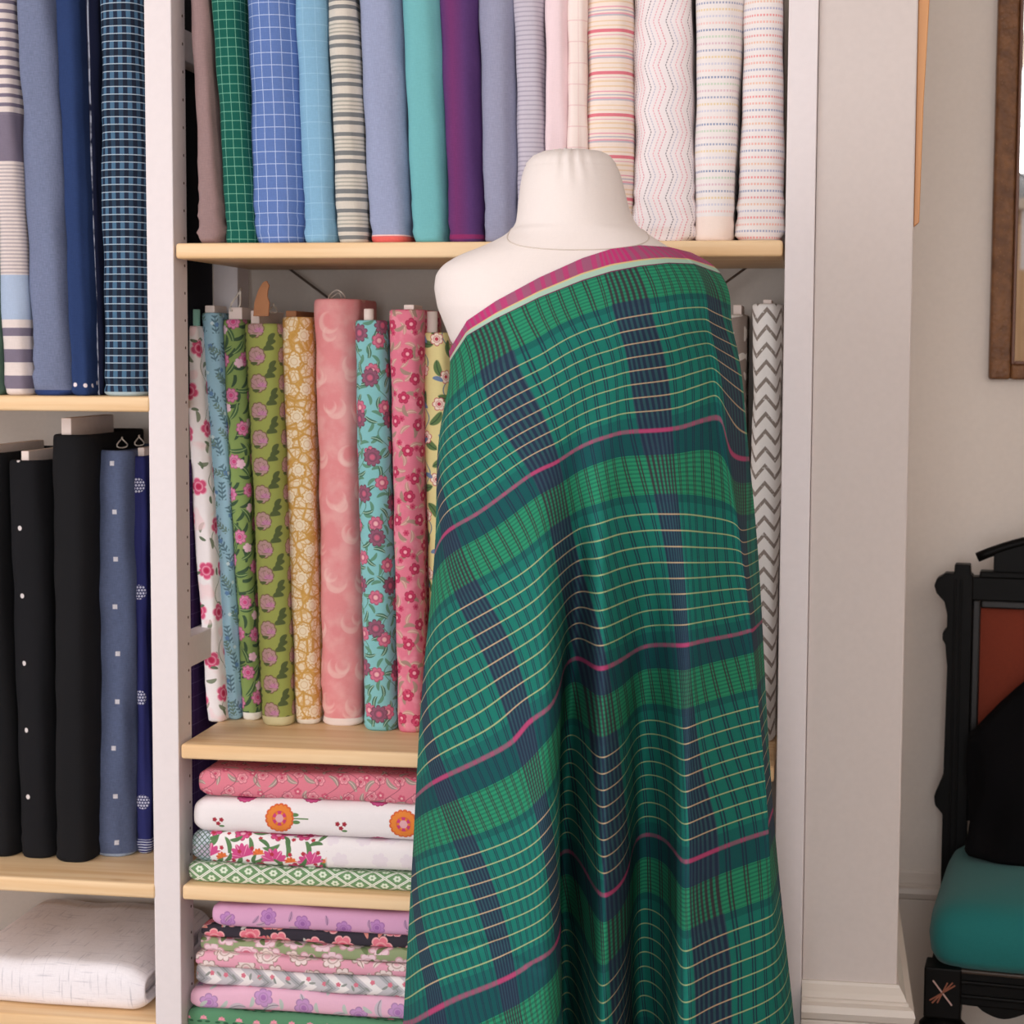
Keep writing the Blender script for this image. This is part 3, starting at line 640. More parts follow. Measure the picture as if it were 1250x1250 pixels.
# --- upper shelf of the left bay
G2 = 'fabric bolts on the upper left shelf'
for lab, key, a, b_, c, d, kw in [
 ('green and cream bolt cut by the left edge of the photo', 'L0', -34, -1, -22, 8, dict(depth=.1)),
 ('bolt with bold mauve and cream stripes above pale blue', 'L1', -12, 20, 11, 43, dict(depth=.12)),
 ('blue grey chambray bolt with a navy hem on the upper left shelf', 'L2', 20, 71, 43, 92, dict(wr=.0026, slump=.002)),
 ('royal navy bolt with embroidered dots at its foot', 'L3', 71, 100, 94, 116, dict(depth=.14)),
 ('blue and black gingham bolt beside the white post', 'L4', 121, 175, 129, 179, dict(depth=.15)),
 ]:
    kw = dict(kw); kw.setdefault('depth', .19)
    bolt(lab, key, MB[key], a, b_, 0, c, d, 482, ZL['a'], .02, ext=.08, fill=.985, group=G2, **kw)
bolt('dark navy bolt with a white selvage behind the royal navy bolt', 'L3b', MB['L3b'], 99, 122, 0, 116, 132, 482, ZL['a'], .055, ext=.08, depth=.12, fill=.98, group=G2)
# --- middle shelf of the left bay (tops visible)
G3 = 'fabric bolts on the lower left shelf'
zb = ZL['b']
bolt('black bolt at the left edge of the lower left shelf', 'M0', MB['M2'], -38, 10, 552, -18, 26, 1047, zb, depth=.24, fill=.96, group=G3, core=('board', .012, .010, .2, M_card, 0))
bolt('black bolt with small white spots on the lower left shelf', 'M1', MB['M1'], 10, 62, 561, 28, 71, 1049, zb, depth=.24, fill=.96, group=G3, core=('board', .012, .013, .2, M_card, -.003))
r, tp2 = bolt('tall plain black bolt with a white card core', 'M2', MB['M2'], 64, 117, 530, 71, 118, 1054, zb, depth=.26, fill=.95, group=G3, core=('board', .0155, .024, .17, M_card, -.008))
r3, tp3 = bolt('slate denim bolt with small white squares', 'M3', MB['M3'], 118, 166, 549, 119, 166, 1047, zb, depth=.24, fill=.96, group=G3, wr=.0026)
bolt('navy bolt with white stitched lines at its foot by the post', 'M4', MB['M4'], 166, 182, 556, 173, 189, 1043, zb, depth=.07, fill=.96, group=G3, core=('board', .01, .012, .05, M_card, 0))
# bolts standing deep in the left bay, seen through the side frame
def deep(label, key, mat, x0, x1, y0, y1, z0, z1, grp):
    r = thing('fabric_bolt', label, 'fabric bolt', grp, ((x0+x1)/2, (y0+y1)/2, z0))
    a, d, H = (x1-x0)/2, (y1-y0)/2, z1-z0; V = []; UV = []; n = 40; rows = [0, .004, .01]+list(np.linspace(.03, H-.02, 20))+[H-.004, H]
    for h in rows:
        k = .96 if h in (0, H) else 1
        cu = 0; px = None
        for i in range(n):
            an = 2*math.pi*i/n; x = a*k*math.copysign(abs(math.cos(an))**.35, math.cos(an)); y = d*k*math.copysign(abs(math.sin(an))**.35, math.sin(an))
            if px: cu += math.hypot(x-px[0], y-px[1])
            px = (x, y); V.append((x, y, h)); UV.append((cu, h))
    Fc = [(q*n+i, q*n+(i+1) % n, (q+1)*n+(i+1) % n, (q+1)*n+i) for q in range(len(rows)-1) for i in range(n)]
    Fc += [tuple(range(n))[::-1], tuple((len(rows)-1)*n+i for i in range(n))]
    mesh('cloth', V, Fc, mat, r, UV); return r
deep('dark purple bolt with a pale grid seen through the side frame', 'M5', MB['M5'], -.962, -.9195, .15, .288, zb, 1.165, G3)
deep('near black bolt on the upper left shelf seen through the side frame', 'L5', MB['L5'], -.975, -.9195, .1, .288, ZL['a'], 2.0, G2)
# --- middle shelf of the right bay
G4 = 'printed fabric bolts on the middle shelf'
zm = ZR['b']
R = {}
for lab, key, a, b_, yt, c, d, yb, kw in [
 ('white bolt printed with pink roses on trailing stems', 'R1', 226, 248, 398, 256, 280, 882, dict(core=('tube', .0185, .024, 0, M_teal_tube, -.001), depth=.12)),
 ('pale blue bolt printed with small blue grey sprigs', 'R2', 248, 274, 382, 281, 299, 879, dict(core=('board', .015, .011, .06, M_card, -.004))),
 ('leafy green bolt printed with pink garden flowers', 'R3', 274, 301, 390, 299, 321, 880, dict(core=('board', .021, .018, .1, M_card, .002), depth=.14)),
 ('olive green bolt printed with rows of mauve lotus flowers', 'R4', 299, 344, 395, 322, 360, 887, dict(core=('board', .013, .019, .13, M_card, -.010))),
 ('ochre and cream bolt with a lacy flower print', 'R5', 344, 383, 387, 363, 393, 885, dict(core=('board', .016, .009, .11, M_kraft, -.008))),
 ('large coral pink bolt with pale crescents, tallest on the middle shelf', 'R6', 384, 438, 365, 394, 444, 887, dict(wr=.0022)),
 ('turquoise bolt printed with green vines and dark red flowers', 'R7', 433, 475, 391, 446, 487, 893, dict(core=('tube', .0145, .016, 0, M_card, -.004))),
 ('rose pink bolt printed with red flowers and paisley leaves', 'R8', 476, 519, 378, 487, 519, 895, dict(core=('board', .015, .007, .06, M_card, .004))),
 ('pale yellow bolt with green leaves beside the green cloth', 'R9', 517, 552, 406, 528, 562, 893, dict(core=('tube', .0155, .030, 0, M_card, -.008))),
 ]:
    kw = dict(kw); kw.setdefault('depth', .17); kw.setdefault('wr', .0011)
    R[key] = bolt(lab, key, MP[key], a, b_, yt, c, d, yb, zm, fill=.97, group=G4, **kw)
bolt('white bolt with taupe chevrons beside the right post', 'R11', MP['R11'], 918, 957, 371, 914, 947, 906, zm, depth=.18, fill=.97, group=G4, core=('board', .012, .006, .1, M_card, 0))
bolt('taupe bolt with pale leaves half hidden behind the green cloth', 'R10', MP['R10'], 868, 914, 384, 866, 906, 893, zm, depth=.14, fill=.97, group=G4, core=('board', .012, .014, .1, M_card, .012))
# loops of string and the card tag on the bolt tops
def loop(parent, p, hgt, wid, tilt=0.0, r=.0011):
    root = parent[0]; o = np.array(root.location)
    pts = []
    for i in range(17):
        t = i/16*2*math.pi
        pts.append(np.array([p[0]+wid*math.sin(t)+tilt*(1-math.cos(t)), p[1]+.01*math.sin(t*2), p[2]+hgt*(1-math.cos(t))/2])-o)
    tube('string_loop', pts, r, M_string, root, 6, True)
t = R['R3'][1]; loop(R['R3'], (t[0]-.002, t[1]+.02, t[2]+.012), .034, .005, .006, .0016)
t = R['R4'][1]; loop(R['R4'], (t[0]+.008, t[1]+.05, t[2]+.016), .014, .004)
t = R['R6'][1]; loop(R['R6'], (t[0]-.006, t[1]+.05, t[2]-.004), .018, .012, .0); loop(R['R6'], (t[0]-.012, t[1]+.06, t[2]-.004), .014, .008, .003)
t3 = tp3
rr = (r3, tp3); loop(rr, (t3[0]-.004, t3[1]+.06, t3[2]+.001), .016, .006); loop(rr, (t3[0]+.012, t3[1]+.09, t3[2]+.003), .016, .005)
p0 = at_y(311, 376, .16); z_ = at_y(318, 350, .16)
bm = bmesh.new()
ol = [(-.012, -.02), (-.010, .0), (-.004, .018), (.003, .029), (.0085, .031), (.0125, .024), (.010, .016), (.0095, .008), (.0125, 0), (.011, -.02)]
tagroot = R['R3'][0]; oo = np.array(tagroot.location)
cc = at_y(319, 369, .125)-oo
prism('card_hook', [(cc[0]+x*1.0, cc[2]+z) for x, z in ol], cc[1]-.002, cc[1]+.002, M_kraft, tagroot, .0006)

# ================================================================== FOLDED FABRICS
def folded(label, mat, x0, x1, y0, y1, z0, z1, group, seed=1, sag=.0015, rz=0.0, name='folded_fabric', endr=.02, layers=3):
    """a folded length: rounded fold toward the room, stepped fold layers at both ends"""
    rs = np.random.RandomState(seed); ph = rs.rand(10)*6.28
    h = z1-z0; hh = h/2; Lx = x1-x0; Dy = y1-y0
    npz = 12; sec = []
    # cross-section (y, z) from back-bottom, along the bottom, round the front, along the top
    for y in np.linspace(Dy, hh, 9)[:-1]: sec.append((y, 0.0))
    for i in range(npz+1):
        a = -math.pi/2-math.pi*i/npz; e = .75
        cx, sz = math.cos(a), math.sin(a)
        sec.append((hh*.8*(1+math.copysign(abs(cx)**e, cx)*1.0), hh+hh*math.copysign(abs(sz)**e, sz)))
    for y in np.linspace(hh, Dy, 9)[1:]: sec.append((y, h))
    sec = np.array(sec); ns = len(sec)
    seg = np.concatenate([[0], np.cumsum(np.linalg.norm(np.diff(sec, axis=0), axis=1))])
    xs = np.concatenate([[0, .0012, .004, .009, .015], np.linspace(.022, Lx-.022, 34), [Lx-.015, Lx-.009, Lx-.004, Lx-.0012, Lx]])
    V = []; UV = []
    for x in xs:
        e = min(x, Lx-x); k = 1-(1-min(1, e/endr))**2.5*.32
        for (y, z), q in zip(sec, seg):
            yy = Dy/2+(y-Dy/2)*(1-(1-k)*.12)
            zz = hh+(z-hh)*k
            w_ = sag*(math.sin(x*14+ph[0])+.6*math.sin(x*33+ph[1]+z*40)+.5*math.sin(x*61+ph[2]))*(1 if z > hh*.4 else .25)
            yw = .0035*(math.sin(x*9+ph[3])+.5*math.sin(x*27+ph[4]+z*50))
            V.append((x, yy+(yw if y < Dy*.5 else 0), zz+w_*(z/h))); UV.append((x, q-seg[ns//2]+.03))
    nx = len(xs); Fc = [(i*ns+k, (i+1)*ns+k, (i+1)*ns+k+1, i*ns+k+1) for i in range(nx-1) for k in range(ns-1)]
    Fc += [(i*ns, i*ns+ns-1, (i+1)*ns+ns-1, (i+1)*ns) for i in range(nx-1)]
    # ends: step inward in layers so the folds read
    for side, i in ((0, 0), (1, nx-1)):
        ring = [i*ns+k for k in range(ns)]; prev = ring
        xe = xs[i]; sgn = 1 if side == 0 else -1
        c = np.mean([V[r_] for r_ in ring], axis=0)
        for sf, dx in ((.8, .001), (.74, .006), (.55, .004), (.48, .010)):
            b0 = len(V)
            for r_ in ring:
                v = np.array(V[r_]); V.append((xe+sgn*dx, c[1]+(v[1]-c[1])*(1-(1-sf)*.3), c[2]+(v[2]-c[2])*sf)); UV.append((UV[r_][0], UV[r_][1]*sf))
            for k in range(ns):
                j = (k+1) % ns; q = (prev[k], prev[j], b0+j, b0+k); Fc.append(q if side == 0 else q[::-1])
            prev = [b0+k for k in range(ns)]
        Fc.append(tuple(prev) if side else tuple(prev[::-1]))
    o = mesh(name, V, Fc, mat, None, UV, loc=(x0, y0, z0)); o.rotation_euler = (0, 0, rz)
    return tag(o, label, 'folded fabric', group)
GS = 'folded prints on the upper of the two stack shelves'
GT = 'folded prints on the lowest right shelf'
def zat(px, py, Y=.03): return float(at_y(px, py, Y)[2])
def xat(px, py, Y=.03): return float(at_y(px, py, Y)[0])
zc = ZR['c']
cuts = [zc, zat(236, 1051), zat(238, 1014), zat(241, 971), zat(246, 938)]
lefts = [xat(234, 1066), xat(236, 1034), xat(239, 994), xat(244, 958)]
labs = [('green and white lattice print, bottom of the upper folded stack', 'S4'), ('white fabric with pink pomegranates and orange buds, folded', 'S3'),
        ('white fabric with orange marigolds, second from the top of its stack', 'S2'), ('coral pink leafy print folded right under the middle shelf', 'S1')]
for i, (lab, key) in enumerate(labs):
    folded(lab, MP[key], lefts[i], lefts[i]+.46+.01*i, .016+.004*(i % 2), .31, cuts[i]+.0006, cuts[i+1], GS, 11+i)
zd = ZR['d']
ys = [1228, 1200, 1176, 1159, 1143, 1125, 1108]
tc_ = [zd, zat(231, 1229), zat(236, 1203), zat(240, 1177), zat(243, 1160), zat(245, 1144), zat(247, 1127), zat(258, 1100)]
tl = [(231, 1242), (234, 1216), (238, 1189), (241, 1168), (245, 1152), (245, 1134), (262, 1114)]
labs = [('green fabric with pink buds, bottom of the lowest stack', 'T7'), ('pink fabric with lilac flowers folded on the green budded one', 'T6'), ('grey and white leaf chevron print folded in the lowest stack', 'T5'),
        ('thin pink and cream floral folded above the grey chevron print', 'T4'), ('sage green fabric with large pale pink flowers, folded', 'T3'), ('black fabric with coral flowers, folded in the lowest stack', 'T2'), ('lilac rose print topping the lowest stack', 'T1')]
for i, (lab, key) in enumerate(labs):
    x = xat(*tl[i]); folded(lab, MP[key], x, x+.47, .018+.004*(i % 3), .31, tc_[i]+.0006, tc_[i+1], GT, 31+i, sag=.0016)
# white slub linen on the lowest left shelf
zl = ZL['c']
xr = xat(184, 1215, .05)
folded('thick white slubbed linen fabric folded on the lowest left shelf', MP['N1'], xr-.30, xr, .022, .33, zl+.001, zl+.068, None, 77, sag=.003, endr=.03)
# ================================================================== DRESS FORM
AX_PX = 705.0
ZH = 2.27                               # horizontal distance from the lens to the form's axis
EX = np.array([_c(YAW), _s(YAW), 0.0]); EF = np.array([_s(YAW), -_c(YAW), 0.0])
def horiz(px, py, d):
    """point on the ray through (px,py) whose horizontal distance along the view is ZH-d"""
    q = ray(px, py); h = -(q@EF); return CAM+q*((ZH-d)/h)
AXIS = horiz(AX_PX, 700, 0.0); AXIS[2] = 0
def lat(px, py, d): return float((horiz(px, py, d)-AXIS)@EX)
def zrow(py): return float(horiz(AX_PX, py, 0)[2])
def world(la, d, z): return AXIS+EX*la+EF*d+np.array([0, 0, z])
M_calico = B('cream_calico', .85, .2)
M_calico.color = L(236, 225, 219); M_calico = M_calico.done(var=.05, bump=.2)
form = thing('dress_form', 'cream calico dress form with gathered neck cap wearing the green cloth', 'dress form', None, tuple(AXIS))
by = [183.5, 186, 191, 200, 215, 235, 255, 272, 280, 289, 302, 312, 324, 336, 353, 376, 403, 425, 470, 520, 600, 680, 760, 840, 880]
bL = [676, 661, 650, 642, 637, 634, 632, 630, 625, 615, 588, 561, 541, 532, 530, 534, 545, 553, 575, 590, 605, 605, 605, 610, 630]
bR = [722, 736, 745, 752, 758, 763, 768, 775, 782, 795, 816, 832, 843, 850, 853, 852, 846, 838, 815, 800, 790, 790, 790, 780, 760]
bF = [.018, .036, .048, .058, .066, .071, .074, .078, .080, .082, .086, .089, .093, .097, .102, .110, .112, .105, .085, .07, .06, .05, .04, .03, .02]
bB = [.018, .036, .048, .058, .062, .064, .067, .072, .078, .083, .090, .093, .096, .099, .102, .106, .108, .108, .105, .1, .095, .1, .12, .12, .08]
qy = np.concatenate([np.array(by[:4]), np.linspace(203, 420, 90), np.linspace(430, 740, 44)])
tab = np.array([np.interp(qy, by, a) for a in (bL, bR, bF, bB)]).T
ker = np.array([1, 2, 3, 2, 1])/9
for j in range(4):
    s_ = np.convolve(np.pad(tab[:, j], 2, 'edge'), ker, 'valid'); tab[4:, j] = s_[4:]
NB_ = 112; V = []; UV = []
for yv, (l_, r_, f_, b_) in zip(qy, tab):
    z = zrow(yv); la0, la1 = lat(l_, yv, 0), lat(r_, yv, 0); cx, hw = (la0+la1)/2, (la1-la0)/2
    for i in range(NB_):
        an = 2*math.pi*i/NB_; cs, sn = math.cos(an), math.sin(an); ex = .9 if yv > 280 else 1.0
        x = cx+hw*math.copysign(abs(cs)**ex, cs); d = (f_ if sn > 0 else b_)*math.copysign(abs(sn)**ex, sn)
        # gathers where the cap is drawn in at the top
        if yv < 240 and sn > -.3:
            g = math.exp(-((x-lat(693, 190, .05))/.022)**2)*max(0, min(1, (238-yv)/46))
            d += .0030*g*math.sin((x-lat(690, 190, .05))*(520-4.2*max(0, yv-190)))
        V.append((*(world(x, d, z)-AXIS),)); UV.append((i/NB_*.7, z))
nr = len(qy); Fc = [(i*NB_+k, (i+1)*NB_+k, (i+1)*NB_+(k+1) % NB_, i*NB_+(k+1) % NB_) for i in range(nr-1) for k in range(NB_)]
Fc += [tuple(range(NB_)), tuple((nr-1)*NB_+k for k in range(NB_))[::-1]]
Vb = np.array(V)
mesh('torso', V, Fc, M_calico, form, UV)
# stitched seam where the neck cap meets the shoulders (dips at the front)
def body_at(an, yv):
    l_, r_, f_, b_ = [np.interp(yv, qy, tab[:, j]) for j in range(4)]
    la0, la1 = lat(l_, yv, 0), lat(r_, yv, 0); cx, hw = (la0+la1)/2, (la1-la0)/2
    cs, sn = math.cos(an), math.sin(an); ex = .9 if yv > 280 else 1.0
    return world(cx+hw*math.copysign(abs(cs)**ex, cs), (f_ if sn > 0 else b_)*math.copysign(abs(sn)**ex, sn), zrow(yv))-AXIS
seam = [body_at(a, 279+31*max(0, math.sin(a))**1.2-3*max(0, -math.sin(a))) for a in np.linspace(0, 2*math.pi, 73)[:-1]]
tube('neck_seam', seam, .0008, plain('seam_thread', (214, 200, 188), .9, .1), form, 6, True)
# little tuft of gathered cloth on top
tpx = horiz(690, 184, .03)-AXIS
bm = bmesh.new()
for k in range(5):
    bmesh.ops.create_icosphere(bm, subdivisions=2, radius=.0045, matrix=Matrix.Translation((tpx[0]+(k-2)*.0052, tpx[1]+.002*(k % 2), tpx[2]-.002)) @ Matrix.Rotation(.4*(k-2), 4, 'Y') @ Matrix.Diagonal((.55, 1.2, 1.25, 1)))
from_bm('gathered_tuft', bm, M_calico, form, True)
zhip = zrow(740)
lathe('pole', [(.009, .03), (.009, zhip+.06)], M_steel, form, tuple((EX*lat(736, 900, 0)+EF*.02)[:2]))
lathe('base', [(.16, .0), (.16, .018), (.15, .026), (.03, .04), (.018, .06)], M_dark, form)

# ================================================================== THE GREEN PLAID CLOTH
p420 = [546, 556, 590, 625, 655, 672, 684, 696, 710, 726, 745, 760, 785, 815, 835, 855, 868, 876, 899]
d420 = [0, .05, .10, .125, .132, .134, .135, .135, .134, .132, .13, .127, .12, .105, .09, .07, .055, .04, -.05]
fr = (np.array(p420)-546)/(899-546)
rows = []
def se(f): return (1-np.abs(2*np.clip(f*1.04, 0, 1)-1)**2.5)**(1/2.1)
for yv, l_, r_, dm in ((285, 612, 800, .087), (300, 588, 832, .092), (318, 547, 866, .098), (335, 528, 882, .106), (360, 526, 891, .118), (390, 535, 893, .129)):
    dd = dm*se(fr); dd[0] = 0; dd[-1] = -.035
    rows.append((yv, l_+fr*(r_-l_), dd))
T = [
 (420, p420, d420),
 (520, [538, 549, 585, 622, 652, 670, 684, 697, 711, 727, 744, 760, 787, 816, 837, 858, 874, 888, 911], [0, .055, .108, .135, .143, .144, .142, .139, .137, .138, .137, .132, .124, .115, .102, .083, .065, .045, -.05]),
 (640, [532, 545, 580, 620, 650, 668, 683, 697, 711, 727, 743, 760, 790, 818, 838, 862, 884, 905, 922], [0, .06, .115, .145, .158, .158, .146, .126, .120, .146, .145, .128, .112, .122, .12, .098, .075, .048, -.05]),
 (820, [517, 532, 575, 625, 660, 677, 685, 690, 706, 727, 746, 764, 784, 814, 836, 862, 894, 924, 933], [0, .07, .135, .170, .186, .175, .125, .070, .058, .146, .156, .11, .065, .092, .138, .12, .09, .05, -.04]),
 (1000, [506, 525, 575, 632, 664, 681, 683, 680, 698, 725, 745, 766, 780, 812, 833, 864, 904, 938, 944], [0, .08, .15, .186, .198, .172, .10, .02, -.01, .128, .165, .09, .005, .04, .142, .13, .10, .05, -.02]),
 (1250, [492, 515, 575, 636, 670, 686, 687, 680, 698, 723, 742, 766, 778, 812, 832, 868, 920, 960, 970], [0, .10, .165, .196, .208, .178, .09, -.02, -.05, .11, .172, .07, -.045, .01, .152, .142, .105, .05, .0]),
 (1560, [478, 500, 570, 636, 676, 692, 694, 684, 700, 723, 742, 768, 782, 814, 834, 874, 934, 985, 998], [0, .11, .175, .2, .212, .185, .08, -.05, -.08, .105, .178, .06, -.07, 0, .16, .15, .11, .05, .0]),
]
rows += [(a, np.array(b, float), np.array(c)) for a, b, c in T]
for r_ in rows:
    if 400 < r_[0] < 1100: r_[1][16] = r_[1][17]-10; r_[2][16] = r_[2][17]+.014; r_[2][18] -= .02
    if r_[0] > 700:
        for k_ in (7, 8, 12, 13): r_[2][k_] -= .035*min(1, (r_[0]-640)/500)*(.5 if k_ == 13 else 1)
ry = np.array([r_[0] for r_ in rows], float); rp = np.array([r_[1] for r_ in rows]); rd = np.array([r_[2] for r_ in rows])
NF, NBK = 330, 90
KK = np.arange(19.0)
cols = np.linspace(0, 18, NF)
YG = np.linspace(285, 1560, 400)
gp = spline(ry, rp, YG); gd = spline(ry, rd, YG)          # (400, 19)
GP = spline(KK, gp.T, cols).T; GD = spline(KK, gd.T, cols).T   # (400, NF)
# convert to lateral / depth metres, add the closed back half
for i, yv in enumerate(YG):       # pressed-in creases: low on the left panel and under the arm
    x_ = GP[i]
    GD[i] -= .0045*np.exp(-((yv-(1128-(x_-510)*.32))/4.5)**2)*np.clip((x_-500)/15, 0, 1)*np.clip((628-x_)/25, 0, 1)
    GD[i] -= .003*np.exp(-((yv-(1112+(x_-620)*.12))/4)**2)*np.clip((x_-615)/8, 0, 1)*np.clip((668-x_)/10, 0, 1)
    if 535 < yv < 700: GD[i] -= .007*np.exp(-((x_-(570-(yv-545)*.27))/5.5)**2)*math.sin((yv-535)/165*math.pi)
LA = np.empty((400, NF+NBK)); DD = np.empty_like(LA)
for i, yv in enumerate(YG):
    d = GD[i]; q0 = ray(0, yv); dq = ray(1, yv)-q0
    for arr in (0,):
        Q = q0[None, :]+GP[i][:, None]*dq[None, :]; h = -(Q@EF)
        LA[i, :NF] = ((CAM+Q*((ZH-d)/h)[:, None]-AXIS)@EX)
    DD[i, :NF] = d
    a0, a1 = LA[i, NF-1], LA[i, 0]; t_ = np.linspace(0, 1, NBK+2)[1:-1]; ph = t_*math.pi
    low = max(0, min(1, (yv-480)/700))
    db = np.interp(yv, [285, 330, 420, 640, 1000, 1560], [.095, .108, .115, .12, .15, .185])
    LA[i, NF:] = (a0+a1)/2+(a0-a1)/2*np.cos(ph)
    DD[i, NF:] = (1-t_)*d[-1]+t_*d[0]-db*np.sin(ph)**.8*(1+.0*t_)+low*.016*np.sin(ph*9)*np.sin(ph)
NC = NF+NBK
def samp(A, y, c):
    k = (np.asarray(y)-285)/(1560-285)*399; k = np.clip(k, 0, 398.999); i = k.astype(int); f = k-i
    return A[i, c]*(1-f)+A[i+1, c]*f
fx = [540, 544, 553, 570, 605, 658, 711, 746, 782, 817, 848, 864, 900]
ft = [446, 437, 420, 392, 368, 339, 315, 303.6, 299, 301, 308.5, 317, 330]
fm = [462, 452, 436, 410.5, 390, 364, 343, 332, 325, 321, 322, 328, 341]
cidx = np.arange(NC)
def edge(ftab):
    y = np.full(NC, 360.0)
    for _ in range(30):
        la, d = samp(LA, y, cidx), samp(DD, y, cidx)
        # pixel column of that point (front), mirrored heights for the back
        px = np.array([proj(world(l_, d_, zrow(yy)))[0] for l_, d_, yy in zip(la, d, y)])
        py = np.interp(px, fx, ftab)
        yn = 432+(py-432)*(ZH-d)/ZH
        y = .5*y+.5*np.clip(yn, 288, 470)
    return y
ytop, ymint = edge(ft), edge(fm)
ymint = np.maximum(ymint, ytop+8)
NBR, NMR = 9, 300
YB = ytop[None, :]+(ymint-ytop)[None, :]*np.linspace(0, 1, NBR)[:, None]
YM = ymint[None, :]+(1540-ymint)[None, :]*np.linspace(0, 1, NMR)[:, None]
zr_y = np.linspace(280, 1580, 300); zr_z = np.array([zrow(v) for v in zr_y])
def surf(Y):
    n = Y.shape[0]; c = np.tile(cidx, (n, 1))
    la = samp(LA, Y.ravel(), c.ravel()); d = samp(DD, Y.ravel(), c.ravel()); z = np.interp(Y.ravel(), zr_y, zr_z)
    return AXIS[None, :]+la[:, None]*EX+d[:, None]*EF+np.stack([0*z, 0*z, z], 1)
PB, PM = surf(YB), surf(YM)
# ---- weave coordinates: s across the warp bands, t down the weft repeats, fitted to where the lines run on the cloth
TL_ = {.115: [(545, 448), (570, 410.5), (606, 390), (658, 364), (711, 343), (746, 332), (782, 325), (817, 321), (852, 322)],
 1: [(550, 645), (579, 628), (608, 609), (648, 581), (676, 565), (701, 551), (729, 538), (764, 529), (799, 524), (834, 520), (882, 515), (899, 551), (915, 561)],
 2: [(511, 964), (547, 946), (594, 924), (626, 905), (644, 883), (672, 861), (730, 818), (757, 808), (774, 798), (824, 789), (860, 780), (900, 773), (916, 771)],
 3: [(504, 1246), (560, 1218), (620, 1192), (652, 1172), (676, 1160), (727, 1090), (762, 1078), (826, 1049), (864, 1042), (900, 1026), (940, 1016)]}
SL_ = {0: [(595, 408), (606, 459), (623, 494), (651, 540), (672, 582), (680, 615), (688, 669), (702, 730), (716, 802), (735, 875), (744, 950), (748, 1000), (755, 1050), (762, 1085)],
 1: [(762, 347), (775, 392), (786, 442), (797, 487), (806, 540), (817, 622), (828, 712), (834, 788), (841, 892), (849, 975), (854, 1010), (857, 1090), (867, 1190), (870, 1245)],
 -1: [(538, 625), (556, 694), (572, 726), (604, 784), (630, 856), (642, 910), (655, 964), (668, 1020), (674, 1060)],
 -2: [(520, 895), (541, 964), (572, 1042), (600, 1122), (622, 1210), (628, 1248)],
 -3: [(509, 1138), (526, 1202), (536, 1248)],
 2: [(888, 420), (902, 500), (909, 600), (917, 690), (929, 790), (938, 900)]}
allP = PM; vv = allP-CAM; zc_ = vv@FWD; PX = 625+F*(vv@RGT)/zc_; PY = 625-F*(vv@UP)/zc_
cc_ = np.tile(cidx, (NMR, 1)).ravel(); front = cc_ < NF
def locate(px, py):
    r2 = (PX-px)**2+(PY-py)**2; r2 = np.where(front, r2, 1e9)
    near = r2 < max(64, r2.min()*1.5+4)
    i = np.where(near, zc_+np.sqrt(np.maximum(r2, 0))*.004, 1e9).argmin()
    return cc_[i]/NF*18, YM.ravel()[i]
def rbf_fit(pts, vals, lam=.004):
    P = np.array(pts); v = np.array(vals, float); n = len(P)
    r = np.linalg.norm(P[:, None]-P[None], axis=2); K = np.where(r > 0, r*r*np.log(r+1e-12), 0)+lam*np.eye(n)
    Q = np.hstack([np.ones((n, 1)), P]); A = np.zeros((n+3, n+3)); A[:n, :n] = K; A[:n, n:] = Q; A[n:, :n] = Q.T
    return P, np.linalg.solve(A, np.concatenate([v, np.zeros(3)]))
def rbf_eval(fit, X):
    P, w_ = fit; out = np.empty(len(X))
    for a in range(0, len(X), 20000):
        x = X[a:a+20000]; r = np.linalg.norm(x[:, None]-P[None], axis=2)
        out[a:a+20000] = np.where(r > 0, r*r*np.log(r+1e-12), 0)@w_[:-3]+w_[-3]+x@w_[-2:]
    return out
def gather(tabl):
    P, v = [], []
    for val, lst in tabl.items():
        for px, py in lst:
            c, y = locate(px, py); P.append((c/6.0, y/300.0)); v.append(val)
    return P, v
fit_t, fit_s = rbf_fit(*gather(TL_)), rbf_fit(*gather(SL_))
def weave(Y):
    n = Y.shape[0]; c = np.tile(np.minimum(cidx, NF-1), (n, 1)).ravel()/NF*18
    X = np.stack([c/6.0, Y.ravel()/300.0], 1)
    s = rbf_eval(fit_s, X).reshape(n, NC); t_ = rbf_eval(fit_t, X).reshape(n, NC)
    # round the back the repeat just carries on by arc length
    back = np.arange(1, NBK+1)*.0085/.165*1.2
    s[:, NF:] = s[:, NF-1:NF]+back[None, :]
    return s, t_
sM, tM = weave(YM); sB, _t = weave(YB)
# keep the weave square to the hem strip at the join
dt = tM[0]-.115
tM = tM-dt[None, :]*np.exp(-np.arange(NMR)/14)[:, None]

pl = B('green_plaid_cloth', .88, .2, .0)
S_, T_ = pl.u, pl.v
teal, green, dteal = L(18, 116, 102), L(34, 142, 100), L(14, 82, 84)
q = T_.fract()
pl.color = pl.ramp(q, [(0, dteal), (.115, green), (.30, L(16, 98, 90)), (.335, teal), (.93, L(16, 100, 94))])
# tonal weft lines in the green zones
inz = pl.below((q-.207).abs(), .09, .004)
pl.lay(L(16, 92, 78), inz*pl.below(((T_*52.0).fract()-.5).abs(), .22, .1)*.6)
# warp: navy bands of fine stripes, and pairs of thin lines between
sc0 = S_-(S_+.5).floor()
band = pl.below(sc0.abs(), .122, .006)
navy = L(34, 42, 70); maroon = L(58, 36, 52)
lines = pl.below(((sc0*28.7+.5).fract()-.5).abs(), .27, .14)
wl = pl.mix(navy, maroon, inz)
pl.lay(L(46, 70, 88), band*(1.0-inz*.8)*.8); pl.lay(wl, band*lines*.86)
pq = ((sc0.abs()-.122)/.0945).fract()-.5
pair = pl.below((pq.abs()-.105).abs(), .05, .04)*(1.0-band)
pl.lay(wl, pair*.88)
